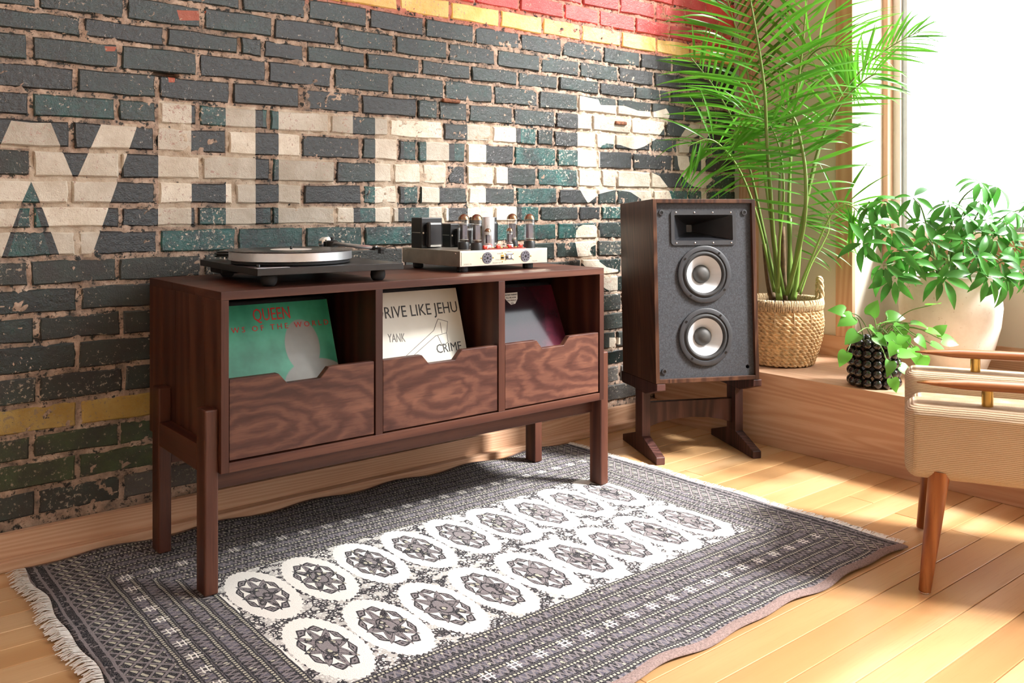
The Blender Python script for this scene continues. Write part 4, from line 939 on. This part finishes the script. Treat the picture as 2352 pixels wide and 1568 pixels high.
def frond(pts, a, b, n, L, mat='palm_leaf', phi=(65, 35), droop=.25, tilt=0., singles=True, r0=.0065, lsc=1., rsc=1.):
    P = [at(*q) for q in pts]; C_ = catmull(P, 8); m = len(C_); o = PALM.location
    g = G().tube(C_, [r0 * (1 - .75 * k / (m - 1)) for k in range(m)], 7); fr = g.build('frond', MT['palm_stem'], PALM, smooth=True)
    stuff = G()
    for k in range(n):
        t = (k + rpalm.uniform(-.25, .25)) / n; s_ = a + (b - a) * max(0, t); f = s_ * (m - 1); i = min(m - 2, int(f)); p = C_[i].lerp(C_[i + 1], f - i); T_ = (C_[i + 1] - C_[i]).normalized()
        view = (p - CAMV).normalized(); S_ = T_.cross(view).normalized(); N_ = S_.cross(T_)
        S2 = (S_ * math.cos(tilt) + N_ * math.sin(tilt)).normalized()
        prof = math.sin(math.pi * (.12 + .80 * t)) ** .6
        for sg in (-1, 1):
            ph = R(phi[0] + (phi[1] - phi[0]) * t + rpalm.uniform(-6, 6)); d = T_ * math.cos(ph) + S2 * (sg * math.sin(ph)) + N_ * rpalm.uniform(-.12, .12) + Vector((0, 0, -droop * rpalm.uniform(.5, 1.2)))
            ln = L * prof * rpalm.uniform(.88, 1.08) * (rsc if sg > 0 else lsc)
            if ln < .02: continue
            d.normalize()
            upv = N_ * (-1 if N_.dot(view) > 0 else 1) + Vector((0, 0, .9)); me = pl_mesh[mat][rpalm.choice((0, 0, 1, 2))]
            rl = rpalm.uniform(-.5, .5)
            for _ in range(14):     # keep the leaflet clear of the two walls
                M = leaf_matrix(p, d, upv, ln, rl, (.30 / ln) ** .45); W3 = [M @ v.co for v in me.vertices]
                if max(q.y for q in W3) > 2.325: d = (d + Vector((0, -.22, 0))).normalized()
                elif any(q.x > 3.14 and q.y > 1.78 for q in W3): d = (d + Vector((-.22, -.08, 0))).normalized()
                else: break
            if singles and budget[0] > 0:
                budget[0] -= 1; q = bpy.data.objects.new('leaflet', me); COL.objects.link(q); q.parent = fr; q.matrix_basis = Matrix.Translation(-o) @ M
            else:
                stuff.add([M @ v.co for v in me.vertices], [tuple(pp.vertices) for pp in me.polygons])
    if stuff.v: stuff.build('leaflets', MT[mat], fr, smooth=True, kind='stuff')
B0 = (1800, 672, 3.30)
frond([(1798, 675, 3.28), (1778, 560, 3.18), (1770, 450, 3.10), (1762, 330, 3.02), (1755, 200, 2.96), (1736, 70, 2.92), (1712, -60, 2.92)], .42, .99, 24, .34, phi=(72, 50), droop=.08, r0=.010, tilt=.15)
frond([(1808, 676, 3.24), (1830, 590, 3.16), (1848, 500, 3.08), (1850, 400, 3.02), (1838, 320, 2.99), (1822, 268, 3.0), (1785, 238, 3.02)], .30, .97, 17, .24, phi=(75, 45), droop=.12, r0=.010, tilt=-.1, rsc=1.25)
frond([(1820, 672, 3.36), (1812, 500, 3.42), (1820, 300, 3.44), (1842, 120, 3.42), (1856, -40, 3.40)], .45, .99, 18, .34, phi=(60, 40), droop=.05, r0=.009, tilt=.35)
frond([(1815, 668, 3.32), (1840, 520, 3.26), (1880, 340, 3.15), (1930, 240, 3.06), (1985, 185, 3.0), (2015, 168, 2.98)], .42, .98, 13, .20, phi=(70, 30), droop=.05, r0=.007, tilt=-.35)
frond([(1826, 668, 3.38), (1850, 480, 3.34), (1905, 270, 3.22), (1975, 165, 3.12), (2050, 105, 3.06), (2120, 68, 3.02)], .52, .99, 14, .17, phi=(55, 18), droop=.12, r0=.006, tilt=.5)
frond([(1785, 668, 3.36), (1752, 520, 3.40), (1725, 400, 3.40), (1690, 290, 3.38), (1640, 200, 3.34), (1585, 130, 3.32)], .40, .99, 18, .24, phi=(70, 35), droop=.12, r0=.007, tilt=.2)
frond([(1778, 670, 3.28), (1745, 520, 3.25), (1712, 420, 3.22), (1675, 355, 3.20), (1630, 320, 3.18), (1580, 335, 3.16)], .40, .99, 15, .22, phi=(80, 50), droop=.45, r0=.006, tilt=.1)
frond([(1805, 668, 3.42), (1790, 450, 3.52), (1810, 250, 3.55), (1860, 130, 3.42), (1925, 105, 3.32), (1975, 130, 3.26)], .5, .99, 14, .26, phi=(65, 40), droop=.35, r0=.006, singles=False)
frond([(1832, 670, 3.28), (1865, 590, 3.24), (1905, 500, 3.22), (1935, 470, 3.20), (1965, 480, 3.18), (1990, 520, 3.18)], .35, .99, 13, .18, mat='palm_leaf', phi=(75, 50), droop=.35, r0=.005)
frond([(1788, 672, 3.22), (1790, 560, 3.14), (1800, 440, 3.08), (1790, 340, 3.04), (1760, 280, 3.02), (1700, 262, 3.0)], .45, .98, 15, .20, mat='palm_leaf', phi=(75, 45), droop=.3, r0=.006, singles=False)
frond([(1795, 676, 3.44), (1770, 500, 3.52), (1745, 330, 3.56), (1715, 160, 3.56), (1680, 30, 3.54), (1650, -60, 3.52)], .42, .99, 20, .32, phi=(65, 40), droop=.1, r0=.007, singles=False, tilt=-.3)
frond([(1838, 676, 3.34), (1862, 610, 3.36), (1890, 560, 3.38), (1905, 520, 3.4), (1895, 470, 3.42)], .3, .98, 12, .14, phi=(70, 40), droop=.5, r0=.004, singles=False)
for (u0, u1, v1, d, r_) in ((1775, 1755, 560, 3.3, .012), (1800, 1798, 520, 3.33, .013), (1822, 1838, 560, 3.3, .010), (1812, 1815, 500, 3.37, .010), (1790, 1778, 540, 3.26, .011)):
    C_ = [at(u0, 688, d), at((u0 + u1) / 2, (688 + v1) / 2 + 20, d), at(u1, v1, d)]; G().tube(catmull(C_, 5), [r_ * (1.15 - .5 * k / 10) for k in range(11)], 9).build('leaf_sheath', MT['bark'] if u0 in (1800, 1775) else MT['palm_stem'], PALM, smooth=True)

# ------------------------------------------------------------------ white stone pot with umbrella plant
WP = Vector((3.165, 1.430, PZ))
wpot = thing('stone_pot', WP, 'large rounded white stone pot with faint pitting on the window platform', 'pot')
G().lathe([(.098, 0), (.112, .012), (.140, .09), (.160, .17), (.1665, .235), (.160, .30), (.150, .338), (.152, .345), (.140, .346), (.138, .335), (.146, .29), (.02, .28)], WP, 56, cap1=True).build('body', MT['stone_white'], wpot, smooth=True)
G().lathe([(.144, .291), (.07, .300), (.001, .302)], WP, 36, cap0=False).build('soil', MT['soil'], wpot, kind='stuff')
UM = thing('umbrella_plant', (WP.x, WP.y, WP.z + .295), 'bushy umbrella plant with fans of oval leaves growing in the white stone pot', 'plant')
ru_ = random.Random(33); um = [leaf_mesh('leaf', 1, .165, 7, b, .35, 'umbrella_leaf', .85, dr) for b, dr in ((.25, .1), (.45, .1), (.12, .2))]
clusters = [(2032, 462, 2.98), (2098, 455, 2.95), (2005, 520, 2.9), (2048, 530, 2.92), (1985, 560, 2.88), (2060, 575, 2.9), (2030, 610, 2.86), (2092, 600, 2.88), (2140, 555, 2.9), (2180, 470, 3.0), (2190, 520, 2.98), (2250, 420, 3.05), (2250, 462, 3.0), (2290, 430, 3.08), (2215, 500, 2.95), (2265, 505, 2.95), (2310, 512, 2.96), (2285, 545, 2.92), (2215, 555, 2.88), (2248, 590, 2.86), (2295, 600, 2.86), (2330, 570, 2.92), (2180, 600, 2.86), (2310, 640, 2.84), (2270, 640, 2.82), (2165, 640, 2.84), (2335, 490, 3.05), (2345, 620, 2.9), (2055, 640, 2.84), (2120, 510, 3.02), (2000, 470, 3.02), (2370, 550, 2.95), (2380, 470, 3.05), (2395, 610, 2.9)]
tips = []
for (u, v, d) in clusters:
    c_ = at(u, v, d); base = WP + Vector((ru_.uniform(-.05, .05), ru_.uniform(-.05, .05), .295)); mid = base.lerp(c_, .55) + Vector((0, 0, .07)) + Vector((ru_.uniform(-.02, .02),) * 3)
    brn = G().tube(catmull([base, mid, c_], 6), [.0045 * (1 - .6 * k / 12) for k in range(13)], 6).build('branch', MT['stem_green'], UM, smooth=True)
    nl = ru_.choice((5, 6, 7, 7)); a0_ = ru_.random() * 6.28; tdir = ((c_ - mid).normalized() + Vector((-.35, -.4, .5))).normalized()
    X_ = tdir.orthogonal().normalized(); Y_ = tdir.cross(X_)
    for k in range(nl):
        a = a0_ + 6.283 * k / nl; rad = X_ * math.cos(a) + Y_ * math.sin(a); d_ = rad + tdir * .15 + Vector((0, 0, -.45 - .5 * ru_.random())); L = ru_.uniform(.060, .095)
        p = c_ + rad * .010; q = bpy.data.objects.new('leaf', ru_.choice(um)); COL.objects.link(q); q.parent = brn; q.matrix_basis = Matrix.Translation(-UM.location) @ leaf_matrix(p, d_, tdir + Vector((0, 0, .4)), L, ru_.uniform(-.3, .3))

# ------------------------------------------------------------------ black bubble pot with pothos
BP = Vector((2.752, 1.487, PZ)); bpt = thing('bubble_pot', BP, 'glossy black ceramic pot covered in round bubbles on the platform edge', 'pot')
g = G().lathe([(.066, .002), (.070, .006), (.070, .150), (.066, .156), (.060, .152), (.058, .125), (.01, .12)], BP, 40)
for r_ in range(5):
    for k in range(15):
        a = 2 * math.pi * k / 15; g.ball((BP.x + .069 * math.cos(a), BP.y + .069 * math.sin(a), BP.z + .0165 + .0312 * r_), (.0165, .0165, .0168), 14, 10)
g.build('body', MT['black_glaze'], bpt, smooth=True)
G().lathe([(.059, .126), (.02, .132), (.001, .133)], BP, 24, cap0=False).build('soil', MT['soil'], bpt, kind='stuff')
PO = thing('pothos', (BP.x, BP.y, BP.z + .128), 'trailing pothos with bright heart-shaped leaves growing in the black bubble pot', 'plant')
def heart(name, bend, mat):
    g = G(); prof = [(-.10, .16), (-.12, .30), (0, .42), (.18, .46), (.4, .42), (.62, .30), (.82, .15), (1.0, .004)]; vs = []; fs = []
    for i, (x, w_) in enumerate(prof):
        z = -bend * max(0, x) ** 2; vs += [(x, -w_, z + .14 * w_), (x + .06 * (i < 2), 0, z), (x, w_, z + .14 * w_)]
    for i in range(len(prof) - 1):
        a = 3 * i; fs += [(a, a + 3, a + 4, a + 1), (a + 1, a + 4, a + 5, a + 2)]
    return g.add(vs, fs).mesh(name, MT[mat], smooth=True)
hm = [heart('leaf', b, 'pothos_leaf') for b in (.15, .35, .55)]
rp2 = random.Random(9)
pleaves = [(1940, 715, 2.84, -1, .3), (1958, 728, 2.83, -1, -.4), (2000, 722, 2.86, .2, .6), (2040, 728, 2.86, .8, .1), (1968, 765, 2.74, -.7, -.5), (1998, 752, 2.72, .3, -.3), (2020, 745, 2.74, .4, .3), (2070, 745, 2.78, -.2, -.6), (2095, 742, 2.76, .7, .1), (2130, 758, 2.72, .8, -.2), (2150, 765, 2.74, .5, .6), (2075, 772, 2.70, -.1, -.8), (2105, 775, 2.68, .6, -.4), (2140, 790, 2.68, .7, -.3), (2095, 800, 2.66, .2, -.7), (2058, 790, 2.66, -.4, -.6), (2120, 818, 2.66, -.2, -.7), (2045, 830, 2.64, -.1, -.5), (2065, 812, 2.63, .8, .0), (2040, 768, 2.69, .4, -.6), (1945, 810, 2.78, -.5, -.6), (2050, 870, 2.62, .1, -.7), (2140, 700, 2.78, .0, .1), (2068, 842, 2.64, .5, -.3), (2010, 772, 2.70, .6, -.5), (2165, 780, 2.74, .9, -.2)]
for (u, v, d, dx, dz) in pleaves:
    tip = at(u, v, d); base = BP + Vector((rp2.uniform(-.03, .03), rp2.uniform(-.03, .03), .13)); mid = base.lerp(tip, .5) + Vector((0, 0, .035 if v < 770 else .05))
    vi_ = G().tube(catmull([base, mid, tip], 6), .0016, 5).build('vine', MT['stem_green'], PO, smooth=True)
    rgt = Vector((sn, -cs, 0)); d_ = rgt * dx + Vector((0, 0, dz)) + Vector((-cs, -sn, 0)) * rp2.uniform(.1, .5); nrm = Vector((-cs, -sn, 0)) * rp2.uniform(.3, .9) + Vector((0, 0, rp2.uniform(.4, 1)))
    q = bpy.data.objects.new('leaf', rp2.choice(hm)); COL.objects.link(q); q.parent = vi_; q.matrix_basis = Matrix.Translation(-PO.location) @ leaf_matrix(tip, d_, nrm, rp2.uniform(.038, .056), rp2.uniform(-.4, .4))

# ------------------------------------------------------------------ armchair
CHO = Vector((2.10, 1.012, 0)); CYAW = math.atan2(.449, .893)
chair = thing('armchair', CHO, 'low beige ribbed armchair with teak armrests on brass posts and tapered legs', 'chair', (0, 0, CYAW))
# local frame: x across (towards the window), y towards the sitter's back is negative
def cushion(name, x0, x1, y0, y1, z0, z1, r, sag=0.):
    bm = bmesh.new(); bmesh.ops.create_cube(bm, size=1)
    for q in bm.verts: q.co = Vector(((x0 + x1) / 2 + q.co.x * (x1 - x0), (y0 + y1) / 2 + q.co.y * (y1 - y0), (z0 + z1) / 2 + q.co.z * (z1 - z0)))
    bmesh.ops.bevel(bm, geom=bm.edges[:], offset=r, segments=5, affect='EDGES', profile=.5)
    bm.verts.index_update(); g = G().add([q.co[:] for q in bm.verts], [[q.index for q in f.verts] for f in bm.faces]); bm.free()
    return g.build(name, MT['ribbed_fabric'], chair, world=False, ang=50)
nearp = cushion('side_panel', -.205, -.075, -.62, .040, .243, .405, .028)
farp = cushion('side_panel', .155, .285, -.62, .040, .252, .418, .028)
cushion('seat', -.073, .153, -.60, .030, .262, .372, .03)
cushion('backrest', -.20, .28, -.70, -.622, .25, .52, .03)
G().tube([(-.2055, -.60, .385), (-.2055, .02, .385), (-.2055, .022, .265)], .0022, 6).build('piping', MT['ribbed_fabric'], nearp, world=False, smooth=True)
def arm(x, zt, name='armrest'):
    n_ = 26; g = G(); vs = []; fs = []; m = 12
    for k in range(n_ + 1):
        t = k / n_; y = .015 - .66 * t; taper = min(1, (t * 9 + .06)) ** .5; w_ = .026 * taper; h_ = .0105 * min(1, t * 6 + .12); zc = zt + .004 * math.sin(t * 3)
        for q in range(m):
            a = 2 * math.pi * q / m; ca, sa = math.cos(a), math.sin(a); vs.append((x + w_ * math.copysign(abs(ca) ** .7, ca), y, zc + h_ * math.copysign(abs(sa) ** .8, sa) - (.004 if t < .1 else 0) * 0))
    for k in range(n_):
        for q in range(m): fs.append((k * m + q, k * m + (q + 1) % m, (k + 1) * m + (q + 1) % m, (k + 1) * m + q))
    fs += [list(range(m))[::-1], [n_ * m + q for q in range(m)]]
    a_ = g.add(vs, fs).build(name, MT['teak_y'], chair, world=False, smooth=True); return a_
ar = arm(-.150, .4470); G().lathe([(.0115, .400), (.0115, .440)], (-.150, -.125, 0), 20).build('arm_post', MT['brass'], ar, world=False, ang=40); G().lathe([(.0115, .400), (.0115, .440)], (-.150, -.50, 0), 20).build('arm_post', MT['brass'], ar, world=False, ang=40)
ar = arm(.212, .4600); G().lathe([(.0115, .413), (.0115, .452)], (.212, -.125, 0), 20).build('arm_post', MT['brass'], ar, world=False, ang=40); G().lathe([(.0115, .413), (.0115, .452)], (.212, -.33, 0), 20).build('arm_post', MT['brass'], ar, world=False, ang=40)
def leg(fx, fy, tx, ty):
    p0, p1 = Vector((fx, fy, .004)), Vector((tx, ty, .262)); C_ = [p0.lerp(p1, k / 6) for k in range(7)]
    l_ = G().tube(C_, [.0125 + .0095 * k / 6 for k in range(7)], 18).build('leg', MT['teak'], chair, world=False, ang=50); G().lathe([(.010, 0), (.011, .004)], (fx, fy, 0), 14).build('glide', MT['chrome'], l_, world=False)
leg(-.208, .0, -.185, -.030); leg(.208, .0, .20, -.030); leg(-.208, -.60, -.185, -.56); leg(.208, -.60, .20, -.56)
